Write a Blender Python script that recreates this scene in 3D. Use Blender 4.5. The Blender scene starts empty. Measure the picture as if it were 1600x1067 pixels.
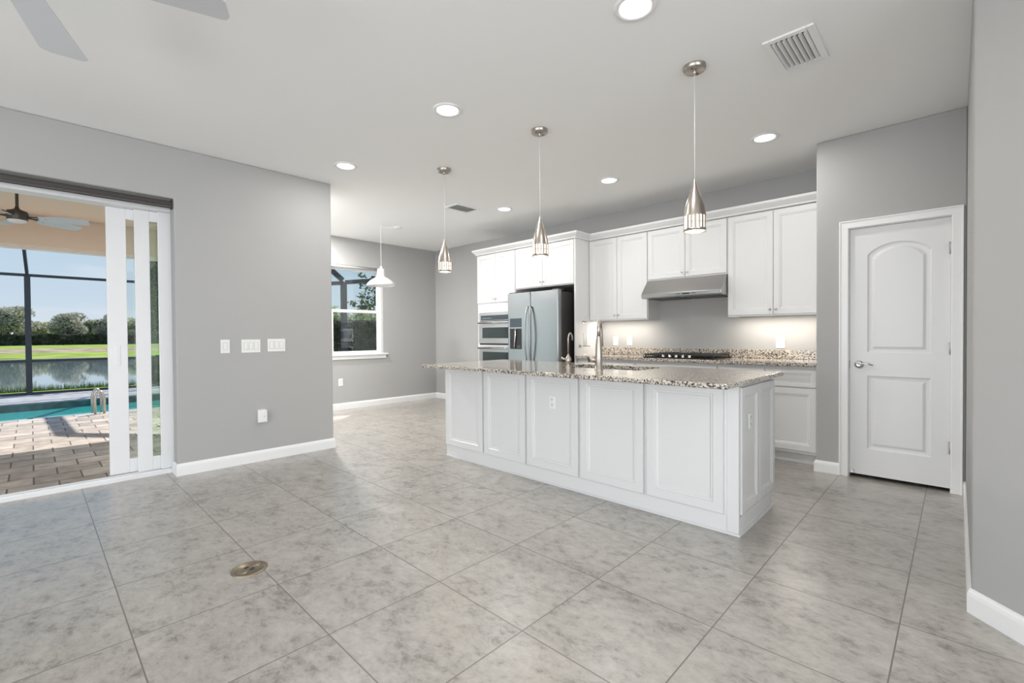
import bpy, bmesh, math, random
from mathutils import Vector, Matrix
random.seed(7)
S = bpy.context.scene
COL = S.collection
PI = math.pi

# ------------------------------------------------------------------ camera
HC, CZ = 1.2, 2.844                       # camera height, ceiling height
th, pt, rl = math.radians(43.911), math.radians(0.7377), math.radians(0.4039)
Rv = Vector((math.sin(th), -math.cos(th), 0)); Wv = Vector((math.cos(th), math.sin(th), 0)); Uv = Vector((0, 0, 1))
Fv = Wv * math.cos(pt) - Uv * math.sin(pt); Up = Uv * math.cos(pt) + Wv * math.sin(pt)
ri = Rv * math.cos(rl) - Up * math.sin(rl); ui = Rv * math.sin(rl) + Up * math.cos(rl)
cam = bpy.data.cameras.new('camera'); co = bpy.data.objects.new('camera', cam); COL.objects.link(co)
cam.sensor_width = 36; cam.lens = 723.68 / 1600 * 36; cam.clip_end = 600; cam.clip_start = 0.02
M = Matrix((ri, ui, -Fv)).transposed().to_4x4(); M.translation = Vector((0, 0, HC)); co.matrix_world = M
S.camera = co

# ------------------------------------------------------------------ exposure, sky, sun, added fill lamps
S.view_settings.view_transform = 'Standard'; S.view_settings.look = 'None'
S.view_settings.gamma = 1; S.view_settings.use_curve_mapping = False
S.view_settings.exposure = 0.0
w = bpy.data.worlds.new('sky'); S.world = w; w.use_nodes = True
nt = w.node_tree; nt.nodes.clear()
N = nt.nodes.new; L = nt.links.new
out = N('ShaderNodeOutputWorld'); bg = N('ShaderNodeBackground'); tc = N('ShaderNodeTexCoord')
sep = N('ShaderNodeSeparateXYZ'); rp = N('ShaderNodeValToRGB'); mx = N('ShaderNodeMixRGB'); ns = N('ShaderNodeTexNoise'); r2 = N('ShaderNodeValToRGB')
mp = N('ShaderNodeMapping')
L(tc.outputs['Generated'], sep.inputs[0]); L(sep.outputs['Z'], rp.inputs[0])
e = rp.color_ramp.elements
e[0].position = 0.0; e[0].color = (.64, .73, .83, 1); e[1].position = .75; e[1].color = (.20, .37, .70, 1)
x_ = e.new(.25); x_.color = (.42, .62, .78, 1)
L(tc.outputs['Generated'], mp.inputs[0]); mp.inputs['Scale'].default_value = (2.2, 2.2, 9)
L(mp.outputs[0], ns.inputs['Vector']); ns.inputs['Scale'].default_value = 2.2; ns.inputs['Detail'].default_value = 6
L(ns.outputs['Fac'], r2.inputs[0]); r2.color_ramp.elements[0].position = .56; r2.color_ramp.elements[1].position = .78
r2.color_ramp.elements[1].color = (.6, .6, .6, 1)
L(r2.outputs[0], mx.inputs[0]); L(rp.outputs[0], mx.inputs[1]); mx.inputs[2].default_value = (.85, .88, .93, 1)
L(mx.outputs[0], bg.inputs[0]); bg.inputs[1].default_value = 1.0
L(bg.outputs[0], out.inputs[0])

def light(name, kind, loc, energy, color=(1, 1, 1), rot=None, **kw):
    d = bpy.data.lights.new(name, kind); d.energy = energy; d.color = color
    for k, v in kw.items(): setattr(d, k, v)
    o = bpy.data.objects.new(name, d); COL.objects.link(o); o.location = loc
    if rot is not None: o.rotation_euler = rot
    return o
SUN = Vector((.70, .60, 1.0)).normalized()
sun = light('sun', 'SUN', (6, 9, 12), 5.7, (1, .95, .87), angle=math.radians(.55))
sun.rotation_euler = SUN.to_track_quat('Z', 'Y').to_euler()
# fill lamps added behind the camera, outside unseen wall openings
light('fill_lamp_rear', 'AREA', (-1.2, -4.62, 1.1), 196, (.95, .98, 1), (PI/2, 0, 0), shape='RECTANGLE', size=3.9, size_y=2.0)
light('fill_lamp_side', 'AREA', (-4.62, 1.0, 1.1), 195, (.95, .98, 1), (PI/2, 0, PI/2 + PI), shape='RECTANGLE', size=5.0, size_y=2.0)
CAN_W = 8.2          # watts of each recessed ceiling lamp
light('fill_lamp_nook', 'AREA', (1.98, 6.3, 1.0), 12, (.95, .98, 1), (PI/2, 0, -PI/2), shape='RECTANGLE', size=1.4, size_y=1.8)  # added lamp brightening the nook from outside the unseen glass door

# ------------------------------------------------------------------ mesh helpers
class MB:
    def __init__(s): s.v = []; s.f = []; s.sm = []
    def add(s, vs, fs, smooth=False):
        b = len(s.v); s.v += [tuple(p) for p in vs]; s.f += [tuple(b + i for i in q) for q in fs]; s.sm += [smooth] * len(fs); return s
    def box(s, x0, x1, y0, y1, z0, z1):
        return s.add([(x0,y0,z0),(x1,y0,z0),(x1,y1,z0),(x0,y1,z0),(x0,y0,z1),(x1,y0,z1),(x1,y1,z1),(x0,y1,z1)],
                     [(0,3,2,1),(4,5,6,7),(0,1,5,4),(1,2,6,5),(2,3,7,6),(3,0,4,7)])
    def prism(s, poly, a0, a1, axis='y'):
        n = len(poly)
        def P(p, a): return {'y': (p[0], a, p[1]), 'x': (a, p[0], p[1]), 'z': (p[0], p[1], a)}[axis]
        return s.add([P(p, a0) for p in poly] + [P(p, a1) for p in poly],
                     [tuple(range(n)), tuple(reversed(range(n, 2*n)))] + [(i, i+n, (i+1) % n + n, (i+1) % n) for i in range(n)])
    def lathe(s, prof, c=(0,0,0), n=32, axis='z', cap0=False, cap1=False, smooth=True):
        vs = []
        for r, h in prof:
            for k in range(n):
                a = 2*PI*k/n; p = (r*math.cos(a), r*math.sin(a), h)
                if axis == 'x': p = (p[2], p[0], p[1])
                if axis == 'y': p = (p[0], p[2], -p[1])
                vs.append((c[0]+p[0], c[1]+p[1], c[2]+p[2]))
        fs = [(i*n+k, i*n+(k+1) % n, (i+1)*n+(k+1) % n, (i+1)*n+k) for i in range(len(prof)-1) for k in range(n)]
        s.add(vs, fs, smooth); b = len(s.v) - len(vs)
        if cap0: s.f.append(tuple(b + k for k in reversed(range(n)))); s.sm.append(False)
        if cap1: s.f.append(tuple(b + (len(prof)-1)*n + k for k in range(n))); s.sm.append(False)
        return s
    def cyl(s, c, r, h, n=24, axis='z'): return s.lathe([(r, 0), (r, h)], c, n, axis, True, True)
    def tube(s, pts, r, n=12, closed=False):
        pts = [Vector(p) for p in pts]; m = len(pts); vs = []
        rad = r if isinstance(r, (list, tuple)) else [r]*m
        up = None
        for i, p in enumerate(pts):
            a = pts[(i-1) % m] if (i or closed) else pts[0]; b = pts[(i+1) % m] if (i < m-1 or closed) else pts[-1]
            t = (b - a).normalized()
            if up is None: up = t.orthogonal().normalized()
            up = (up - t*up.dot(t))
            up = up.normalized() if up.length > 1e-6 else t.orthogonal().normalized()
            q = t.cross(up)
            for k in range(n):
                an = 2*PI*k/n; vs.append(p + (up*math.cos(an) + q*math.sin(an))*rad[i])
        rng = m if closed else m-1
        fs = [(i*n+k, i*n+(k+1) % n, ((i+1) % m)*n+(k+1) % n, ((i+1) % m)*n+k) for i in range(rng) for k in range(n)]
        s.add(vs, fs, True); b0 = len(s.v) - len(vs)
        if not closed:
            s.f.append(tuple(b0+k for k in reversed(range(n)))); s.sm.append(False)
            s.f.append(tuple(b0+(m-1)*n+k for k in range(n))); s.sm.append(False)
        return s
    def ball(s, c, r, n=14, sq=(1,1,1)):
        prof = [(max(1e-4, math.sin(PI*i/n)*r*sq[0]), -math.cos(PI*i/n)*r*sq[2]) for i in range(n+1)]
        return s.lathe(prof, c, n*2)
    def panel(s, x0, x1, z0, z1, t, steps, y=0.0):
        """slab facing -Y at depth y, with stepped inset loops [(inset, depth)], sides and back"""
        def loop(i, d): return [(x0+i, y+d, z0+i), (x1-i, y+d, z0+i), (x1-i, y+d, z1-i), (x0+i, y+d, z1-i)]
        lp = [loop(0, t), loop(0, .002), loop(.002, 0)] + [loop(i, d) for i, d in steps]
        vs = [p for l in lp for p in l]; fs = []
        for j in range(len(lp)-1):
            for k in range(4): fs.append((j*4+k, j*4+(k+1) % 4, (j+1)*4+(k+1) % 4, (j+1)*4+k))
        m = (len(lp)-1)*4; fs.append((m, m+1, m+2, m+3)); fs.append((3, 2, 1, 0))
        return s.add(vs, fs)
    def build(s, name, mat, parent=None, loc=None, rot=None, bev=0, seg=2, label=None):
        me = bpy.data.meshes.new(name); me.from_pydata(s.v, [], s.f); me.update()
        bm = bmesh.new(); bm.from_mesh(me); bmesh.ops.recalc_face_normals(bm, faces=bm.faces); bm.to_mesh(me); bm.free()
        for p, q in zip(me.polygons, s.sm): p.use_smooth = q
        me.materials.append(mat)
        o = bpy.data.objects.new(name, me); COL.objects.link(o)
        if parent is not None: o.parent = parent
        if loc is not None: o.location = loc
        if rot is not None: o.rotation_euler = rot
        if bev:
            b = o.modifiers.new('bevel', 'BEVEL'); b.width = bev; b.segments = seg; b.limit_method = 'ANGLE'; b.angle_limit = math.radians(40); b.harden_normals = False
        if label: o['label'] = label
        return o
def tag(o, label, cat, group=None, kind=None):
    o['label'] = label; o['category'] = cat
    if group: o['group'] = group
    if kind: o['kind'] = kind
    return o
def thing(name, label, cat, loc=(0,0,0), rz=0, group=None, kind=None):
    o = bpy.data.objects.new(name, None); COL.objects.link(o); o.location = loc; o.rotation_euler = (0, 0, rz); o.empty_display_size = .1
    return tag(o, label, cat, group, kind)
def struct(o, label, cat='structure'): return tag(o, label, cat, None, 'structure')
def dup(root, loc=None, rz=None, label=None):
    def cp(o, par):
        c = o.copy(); COL.objects.link(c)
        if par is not None: c.parent = par
        for ch in kids.get(o, []): cp(ch, c)
        return c
    kids = {}
    for o in COL.objects:
        if o.parent: kids.setdefault(o.parent, []).append(o)
    r = cp(root, None)
    if loc is not None: r.location = loc
    if rz is not None: r.rotation_euler = (0, 0, rz)
    if label: r['label'] = label
    return r

# ------------------------------------------------------------------ materials
def mat(name, color, rough=.5, metal=0, spec=.5, emit=None, es=0, noise=None, bump=None, aniso=0, coat=0):
    m = bpy.data.materials.new(name); m.use_nodes = True; t = m.node_tree; b = t.nodes['Principled BSDF']
    b.inputs['Base Color'].default_value = (*color, 1); b.inputs['Roughness'].default_value = rough; b.inputs['Metallic'].default_value = metal
    b.inputs['Specular IOR Level'].default_value = spec; b.inputs['Coat Weight'].default_value = coat
    if emit: b.inputs['Emission Color'].default_value = (*emit, 1); b.inputs['Emission Strength'].default_value = es
    if aniso: b.inputs['Anisotropic'].default_value = aniso
    g = t.nodes.new('ShaderNodeNewGeometry')
    if noise:      # (scale, amount)
        n = t.nodes.new('ShaderNodeTexNoise'); n.inputs['Scale'].default_value = noise[0]; n.inputs['Detail'].default_value = 4
        t.links.new(g.outputs['Position'], n.inputs['Vector'])
        r = t.nodes.new('ShaderNodeValToRGB'); k = noise[1]
        r.color_ramp.elements[0].position = .3; r.color_ramp.elements[1].position = .7
        r.color_ramp.elements[0].color = (*[c*(1-k) for c in color], 1); r.color_ramp.elements[1].color = (*[min(1, c*(1+k)) for c in color], 1)
        t.links.new(n.outputs['Fac'], r.inputs[0]); t.links.new(r.outputs[0], b.inputs['Base Color'])
    if bump:       # (scale, strength)
        n = t.nodes.new('ShaderNodeTexNoise'); n.inputs['Scale'].default_value = bump[0]; n.inputs['Detail'].default_value = 3
        t.links.new(g.outputs['Position'], n.inputs['Vector'])
        q = t.nodes.new('ShaderNodeBump'); q.inputs['Strength'].default_value = bump[1]; q.inputs['Distance'].default_value = .004
        t.links.new(n.outputs['Fac'], q.inputs['Height']); t.links.new(q.outputs[0], b.inputs['Normal'])
    return m
WALL = mat('grey_wall_paint', (.415, .411, .407), .75, spec=.25, bump=(60, .06))
CEIL = mat('white_ceiling_paint', (.88, .88, .875), .9, spec=.1, bump=(70, .05))
TRIM = mat('white_gloss_trim', (.82, .82, .82), .35)
DOORW = mat('white_door_paint', (.74, .74, .74), .38)
CAB = mat('white_cabinet_lacquer', (.70, .70, .70), .33)
PLAST = mat('white_plastic', (.80, .80, .79), .35)
DARKP = mat('dark_slot', (.03, .03, .03), .6)
VINYL = mat('white_vinyl', (.80, .80, .81), .4)
NICK = mat('brushed_nickel', (.46, .42, .38), .36, 1)
NICKB = mat('satin_nickel_shade', (.50, .45, .40), .30, 1)
CHROME = mat('satin_chrome', (.62, .61, .60), .2, 1)
SHADEF = mat('charcoal_shade_fabric', (.085, .078, .078), .8, bump=(500, .2))
SHADEG = mat('grey_shade_fabric', (.42, .42, .42), .8)
BLACK = mat('black_enamel', (.012, .012, .013), .3)
IRON = mat('cast_iron', (.016, .016, .017), .55)
GLASSK = mat('dark_oven_glass', (.02, .035, .035), .06, spec=.7)
DISP = mat('display_panel', (.045, .06, .075), .15)
BRONZE = mat('dark_bronze_metal', (.045, .05, .062), .45, .3)
LAMPG = mat('lamp_lens', (1, 1, 1), .4, emit=(1, .98, .95), es=9)
WARMG = mat('warm_lamp_glass', (1, .95, .85), .4, emit=(1, .87, .70), es=1.7)
LEDS = mat('led_strip', (1, 1, 1), .4, emit=(1, .93, .82), es=4)
HINGE = mat('nickel_hinge', (.36, .35, .34), .4, .6)
ENAM = mat('matte_black_cooktop', (.010, .010, .010), .5, spec=.25)
STEELO = mat('oven_steel', (.52, .53, .54), .3, 1)
LADM = mat('ladder_metal', (.62, .55, .48), .35, .8)
FANB = mat('grey_fan_blade', (.62, .63, .66), .5)
OFANB = mat('pale_grey_fan_blade', (.55, .62, .66), .5)
STUCCO = mat('beige_stucco', (.80, .67, .55), .9, spec=.1, bump=(120, .3))
TEALT = mat('teal_waterline_tile', (.015, .10, .11), .25, noise=(9, .4))
GRASS = mat('lawn', (.27, .36, .07), .9, spec=.1, noise=(.35, .35))
BANK = mat('sandy_bank', (.35, .29, .20), .95, spec=.1, noise=(.5, .4))
BLADE = mat('grass_blades', (.12, .20, .035), .7, noise=(2, .4))
BARK = mat('bark', (.13, .10, .08), .9, noise=(8, .4))
BRASS = mat('aged_brass', (.30, .25, .18), .35, .85)
def leafmat(name, col, sc, k):
    m = mat(name, col, .6, spec=.15, noise=(sc, k)); t = m.node_tree; b = t.nodes['Principled BSDF']; o = t.nodes['Material Output']
    tr = t.nodes.new('ShaderNodeBsdfTranslucent'); x = t.nodes.new('ShaderNodeMixShader'); x.inputs[0].default_value = .45
    src = b.inputs['Base Color'].links[0].from_socket; t.links.new(src, tr.inputs[0])
    t.links.new(b.outputs[0], x.inputs[1]); t.links.new(tr.outputs[0], x.inputs[2]); t.links.new(x.outputs[0], o.inputs[0]); return m
LEAFD = leafmat('dark_leaves', (.07, .13, .04), 3, .6)
LEAFM = leafmat('lit_hedge_leaves', (.36, .42, .22), 3, .5)  # lighter tone puts the sun on the hedge top into the colour
LEAFG = leafmat('hazy_grey_green_leaves', (.47, .46, .38), .4, .35)  # greyed and paled: distance haze is mixed into the leaf colour
LEAFY = leafmat('hazy_olive_leaves', (.55, .56, .38), .4, .35)  # lightened so the far foliage carries haze in its colour
HEDGE = leafmat('hedge_leaves', (.13, .14, .11), .8, .5)
HEDGEN = leafmat('shaded_hedge_leaves', (.10, .12, .075), 5, .6)  # dark tone puts the shaded hedge side into the leaf colour
CORD = mat('clear_cord', (.72, .72, .72), .3)
COPING = mat('concrete_coping', (.36, .36, .38), .8, noise=(6, .25))
GREYM = mat('dark_grey_metal', (.10, .095, .09), .45, .6)

def stainless(name, col, stretch, rough=.26):
    m = mat(name, col, rough, 1); t = m.node_tree; b = t.nodes['Principled BSDF']
    g = t.nodes.new('ShaderNodeTexCoord'); mp = t.nodes.new('ShaderNodeMapping'); n = t.nodes.new('ShaderNodeTexNoise')
    mp.inputs['Scale'].default_value = stretch; n.inputs['Scale'].default_value = 8; n.inputs['Detail'].default_value = 3
    t.links.new(g.outputs['Object'], mp.inputs[0]); t.links.new(mp.outputs[0], n.inputs['Vector'])
    r = t.nodes.new('ShaderNodeMapRange'); r.inputs['To Min'].default_value = rough - .01; r.inputs['To Max'].default_value = rough + .02
    t.links.new(n.outputs['Fac'], r.inputs['Value']); t.links.new(r.outputs[0], b.inputs['Roughness'])
    return m
STEEL = stainless('stainless_steel', (.34, .36, .37), (1, 1, 60), .3)
STEELH = stainless('brushed_stainless_hood', (.50, .485, .47), (2, 60, 60), .3)

def glassmat(name, tint=(1, 1, 1), refl=.07):
    m = bpy.data.materials.new(name); m.use_nodes = True; t = m.node_tree; t.nodes.clear()
    o = t.nodes.new('ShaderNodeOutputMaterial'); x = t.nodes.new('ShaderNodeMixShader'); a = t.nodes.new('ShaderNodeBsdfTransparent'); g = t.nodes.new('ShaderNodeBsdfGlossy')
    a.inputs[0].default_value = (*tint, 1); g.inputs['Roughness'].default_value = .01; x.inputs[0].default_value = refl
    t.links.new(a.outputs[0], x.inputs[1]); t.links.new(g.outputs[0], x.inputs[2]); t.links.new(x.outputs[0], o.inputs[0])
    return m
PANE = glassmat('clear_pane', (.95, .98, .97))
PANED = glassmat('tinted_pane', (.90, .97, .90))

def tiles():
    m = bpy.data.materials.new('floor_tile'); m.use_nodes = True; t = m.node_tree; b = t.nodes['Principled BSDF']
    n = t.nodes.new; l = t.links.new
    g = n('ShaderNodeNewGeometry'); mp = n('ShaderNodeMapping'); br = n('ShaderNodeTexBrick')
    T = .5511
    mp.inputs['Location'].default_value = (-.2655, -.1686, 0); l(g.outputs['Position'], mp.inputs[0]); l(mp.outputs[0], br.inputs['Vector'])
    br.offset = 0; br.squash = 1; br.inputs['Scale'].default_value = 1; br.inputs['Brick Width'].default_value = T; br.inputs['Row Height'].default_value = T
    br.inputs['Mortar Size'].default_value = .0028; br.inputs['Mortar Smooth'].default_value = .2; br.inputs['Bias'].default_value = 0
    br.inputs['Color1'].default_value = (0, 0, 0, 1); br.inputs['Color2'].default_value = (1, 1, 1, 1); br.inputs['Mortar'].default_value = (.5, .5, .5, 1)
    # every tile gets its own piece of the stone figure
    sc = n('ShaderNodeVectorMath'); sc.operation = 'SCALE'; sc.inputs['Scale'].default_value = 7; l(br.outputs['Color'], sc.inputs[0])
    ad = n('ShaderNodeVectorMath'); ad.operation = 'ADD'; l(g.outputs['Position'], ad.inputs[0]); l(sc.outputs[0], ad.inputs[1])
    m2 = n('ShaderNodeMapping'); m2.inputs['Scale'].default_value = (1.5, 1.0, 1); m2.inputs['Rotation'].default_value = (0, 0, .5); l(ad.outputs[0], m2.inputs[0])
    a = n('ShaderNodeTexNoise'); a.inputs['Scale'].default_value = 4; a.inputs['Detail'].default_value = 9; a.inputs['Roughness'].default_value = .70; a.inputs['Distortion'].default_value = .3; l(m2.outputs[0], a.inputs['Vector'])
    c = n('ShaderNodeTexNoise'); c.inputs['Scale'].default_value = 15; c.inputs['Detail'].default_value = 12; c.inputs['Roughness'].default_value = .80; c.inputs['Distortion'].default_value = .25; l(m2.outputs[0], c.inputs['Vector'])
    mm = n('ShaderNodeMath'); mm.operation = 'MULTIPLY_ADD'; l(c.outputs['Fac'], mm.inputs[0]); mm.inputs[1].default_value = .62
    s1 = n('ShaderNodeMath'); s1.operation = 'MULTIPLY'; s1.inputs[1].default_value = .38; l(a.outputs['Fac'], s1.inputs[0]); l(s1.outputs[0], mm.inputs[2])
    r = n('ShaderNodeValToRGB'); l(mm.outputs[0], r.inputs[0]); e = r.color_ramp.elements
    e[0].position = .40; e[0].color = (.16, .145, .125, 1); e[1].position = .59; e[1].color = (.44, .412, .375, 1)
    k = e.new(.48); k.color = (.335, .31, .28, 1)
    x = n('ShaderNodeMixRGB'); l(br.outputs['Fac'], x.inputs[0]); l(r.outputs[0], x.inputs[1]); x.inputs[2].default_value = (.15, .125, .105, 1)
    l(x.outputs[0], b.inputs['Base Color'])
    rr = n('ShaderNodeMapRange'); rr.inputs['To Min'].default_value = .32; rr.inputs['To Max'].default_value = .42; l(c.outputs['Fac'], rr.inputs['Value'])
    r3 = n('ShaderNodeMath'); r3.operation = 'MAXIMUM'; l(rr.outputs[0], r3.inputs[0]); 
    r4 = n('ShaderNodeMath'); r4.operation = 'MULTIPLY'; r4.inputs[1].default_value = .8; l(br.outputs['Fac'], r4.inputs[0]); l(r4.outputs[0], r3.inputs[1])
    l(r3.outputs[0], b.inputs['Roughness']); b.inputs['Specular IOR Level'].default_value = .6
    b.inputs['Coat Weight'].default_value = .8; b.inputs['Coat Roughness'].default_value = .30; b.inputs['Coat IOR'].default_value = 1.7
    bp = n('ShaderNodeBump'); bp.inputs['Strength'].default_value = .25; bp.inputs['Distance'].default_value = .002; bp.invert = True
    l(br.outputs['Fac'], bp.inputs['Height']); l(bp.outputs[0], b.inputs['Normal'])
    return m
TILE = tiles()
def granite():
    m = bpy.data.materials.new('speckled_granite'); m.use_nodes = True; t = m.node_tree; b = t.nodes['Principled BSDF']; n = t.nodes.new; l = t.links.new
    g = n('ShaderNodeNewGeometry'); v = n('ShaderNodeTexVoronoi'); v.inputs['Scale'].default_value = 105; l(g.outputs['Position'], v.inputs['Vector'])
    v2 = n('ShaderNodeTexNoise'); v2.inputs['Scale'].default_value = 75; v2.inputs['Detail'].default_value = 3; l(g.outputs['Position'], v2.inputs['Vector'])
    sp = n('ShaderNodeSeparateColor'); l(v.outputs['Color'], sp.inputs[0])
    r = n('ShaderNodeValToRGB'); r.color_ramp.interpolation = 'CONSTANT'; l(sp.outputs[0], r.inputs[0]); e = r.color_ramp.elements
    e[0].position = 0; e[0].color = (.045, .042, .04, 1); e[1].position = .17; e[1].color = (.56, .485, .40, 1)
    for p, c in ((.40, (.30, .28, .26, 1)), (.58, (.62, .575, .515, 1)), (.84, (.44, .37, .30, 1))):
        k = e.new(p); k.color = c
    r2 = n('ShaderNodeValToRGB'); l(v2.outputs['Fac'], r2.inputs[0]); r2.color_ramp.elements[0].position = .56; r2.color_ramp.elements[1].position = .60
    x = n('ShaderNodeMixRGB'); l(r2.outputs[0], x.inputs[0]); l(r.outputs[0], x.inputs[1]); x.inputs[2].default_value = (.06, .055, .05, 1)
    l(x.outputs[0], b.inputs['Base Color']); b.inputs['Roughness'].default_value = .1; b.inputs['Specular IOR Level'].default_value = .6
    return m
GRAN = granite()
def pavers():
    m = bpy.data.materials.new('deck_pavers'); m.use_nodes = True; t = m.node_tree; b = t.nodes['Principled BSDF']; n = t.nodes.new; l = t.links.new
    g = n('ShaderNodeNewGeometry'); br = n('ShaderNodeTexBrick'); l(g.outputs['Position'], br.inputs['Vector'])
    br.offset = .5; br.inputs['Scale'].default_value = 1; br.inputs['Brick Width'].default_value = .31; br.inputs['Row Height'].default_value = .30
    br.inputs['Mortar Size'].default_value = .008; br.inputs['Mortar Smooth'].default_value = .5
    br.inputs['Color1'].default_value = (.36, .31, .27, 1); br.inputs['Color2'].default_value = (.58, .51, .455, 1); br.inputs['Mortar'].default_value = (.16, .135, .12, 1)
    q = n('ShaderNodeTexNoise'); q.inputs['Scale'].default_value = 9; q.inputs['Detail'].default_value = 6; l(g.outputs['Position'], q.inputs['Vector'])
    x = n('ShaderNodeMixRGB'); x.blend_type = 'OVERLAY'; x.inputs[0].default_value = .55; l(br.outputs['Color'], x.inputs[1]); l(q.outputs['Fac'], x.inputs[2])
    l(x.outputs[0], b.inputs['Base Color']); b.inputs['Roughness'].default_value = .8
    bp = n('ShaderNodeBump'); bp.invert = True; bp.inputs['Distance'].default_value = .01; bp.inputs['Strength'].default_value = .6; l(br.outputs['Fac'], bp.inputs['Height']); l(bp.outputs[0], b.inputs['Normal'])
    return m
PAVE = pavers()
def water(name, col, sc, st, rough=.02):
    m = mat(name, col, rough); t = m.node_tree; b = t.nodes['Principled BSDF']; b.inputs['IOR'].default_value = 1.85; n = t.nodes.new; l = t.links.new
    g = n('ShaderNodeNewGeometry'); mp = n('ShaderNodeMapping'); mp.inputs['Scale'].default_value = sc; q = n('ShaderNodeTexNoise'); q.inputs['Scale'].default_value = 1; q.inputs['Detail'].default_value = 3
    l(g.outputs['Position'], mp.inputs[0]); l(mp.outputs[0], q.inputs['Vector'])
    bp = n('ShaderNodeBump'); bp.inputs['Distance'].default_value = .02; bp.inputs['Strength'].default_value = st
    l(q.outputs['Fac'], bp.inputs['Height']); l(bp.outputs[0], b.inputs['Normal']); return m
POOLW = water('pool_water', (.03, .36, .35), (2.5, 2.5, 1), .006)
LAKEW = water('lake_water', (.20, .26, .29), (.6, 1.4, 1), .03, .03)

# ------------------------------------------------------------------ the room
XE, YS, XJ = 2.263, 4.874, .87            # end of the slider wall, its plane, slider jamb
XP, YN, YP = 4.742, .889, -.046           # pantry wall plane, its two ends
XK, YW = 5.474, 7.325                     # kitchen wall, nook window wall
XD, XB, YB, XL = 2.777, 2.0, -4.5, -4.5   # start of the diagonal wall, rear walls
b = MB().prism([(XL-.12, YB-.12), (XL-.12, 5.19), (2.15, 5.19), (2.15, YW+.12), (XK+.12, YW+.12), (XK+.12, YB-.12)], -.1, 0, 'z')
struct(b.build('floor', TILE), 'floor of large square mottled grey-beige stone tiles', 'floor')
b = MB().prism([(XL-.12, YB-.12), (XL-.12, 5.19), (2.12, 5.19), (2.12, YW+.12), (XK+.12, YW+.12), (XK+.12, YB-.12)], CZ, CZ+.12, 'z')
struct(b.build('ceiling', CEIL), 'flat white painted ceiling', 'ceiling')
b = MB().prism([(XL, 0), (-2.1, 0), (-2.1, 2.40), (XJ, 2.40), (XJ, 0), (XE, 0), (XE, CZ), (XL, CZ)], YS, 5.03, 'y')
struct(b.build('wall_left', WALL, bev=.012, seg=3), 'grey painted wall around the sliding patio door', 'wall')
b = MB().box(XJ+.09, 2.12, 5.20, 5.30, 0, CZ).prism([(XL, 0), (-2.1, 0), (-2.1, 2.44), (XJ+.09, 2.44), (XJ+.09, CZ), (XL, CZ)], 5.20, 5.30, 'y')
struct(b.build('wall_lanai', STUCCO), 'beige stucco outer face of the patio door wall', 'wall')
b = MB().prism([(5.03, 0), (5.55, 0), (5.55, 2.38), (7.05, 2.38), (7.05, 0), (YW, 0), (YW, CZ), (5.03, CZ)], XE-.14, XE, 'x')
struct(b.build('wall_nook_left', WALL), 'grey side wall of the breakfast nook, hidden behind the patio wall', 'wall')
wx0, wx1, wz0, wz1 = 3.355, 4.325, .905, 2.39
b = MB()
for a in ((XE-.14, wx0, 0, CZ), (wx1, XK+.12, 0, CZ), (wx0, wx1, 0, wz0), (wx0, wx1, wz1, CZ)): b.box(a[0], a[1], YW, YW+.13, a[2], a[3])
struct(b.build('wall_nook_window', WALL), 'grey breakfast nook wall holding the sash window', 'wall')
struct(MB().box(XK, XK+.12, YN, YW, 0, CZ).build('wall_kitchen', WALL), 'long grey wall behind the kitchen cabinets', 'wall')
dy0, dy1, dz = .034, .658, 2.068           # pantry door opening
b = MB().prism([(YP, 0), (dy0, 0), (dy0, dz), (dy1, dz), (dy1, 0), (YN, 0), (YN, CZ), (YP, CZ)], XP, XP+.12, 'x')
b.box(XP+.12, XK+.12, YN-.12, YN, 0, CZ)
struct(b.build('wall_pantry', WALL, bev=.010, seg=3), 'grey wall around the white pantry door', 'wall')
struct(MB().box(XP+.5, XP+.52, YP, YN-.12, 0, CZ).build('wall_pantry_inside', WALL), 'dark pantry interior wall behind the door gap', 'wall')
b = MB().prism([(XP+.52, YP), (XD, YP), (XB, YP-(XD-XB)), (XB, YB), (XB+.12, YB), (XB+.12, YP-.12-(XD-XB)+.05), (XD+.05, YP-.12), (XP+.52, YP-.12)], 0, CZ, 'z')
struct(b.build('wall_right', WALL, bev=.008, seg=3), 'grey wall at the right edge with an angled corner and small scuffs', 'wall')
b = MB()
for a in ((XL, -3.15, 0, CZ), (.75, XB+.12, 0, CZ), (-3.15, .75, 0, .08), (-3.15, .75, 2.12, CZ)): b.box(a[0], a[1], YB-.12, YB, a[2], a[3])  # wide opening added so the rear fill lamp reaches the room
struct(b.build('wall_rear', WALL), 'grey wall behind the viewer with a wide opening added for the fill lamp', 'wall')
b = MB()
for a in ((YB, -1.52, 0, CZ), (3.52, 5.03, 0, CZ), (-1.52, 3.52, 0, .08), (-1.52, 3.52, 2.12, CZ)): b.box(XL-.12, XL, a[0], a[1], a[2], a[3])  # wide opening added so the side fill lamp reaches the room
struct(b.build('wall_side', WALL), 'grey side wall behind the viewer with a wide opening added for the fill lamp', 'wall')

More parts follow.
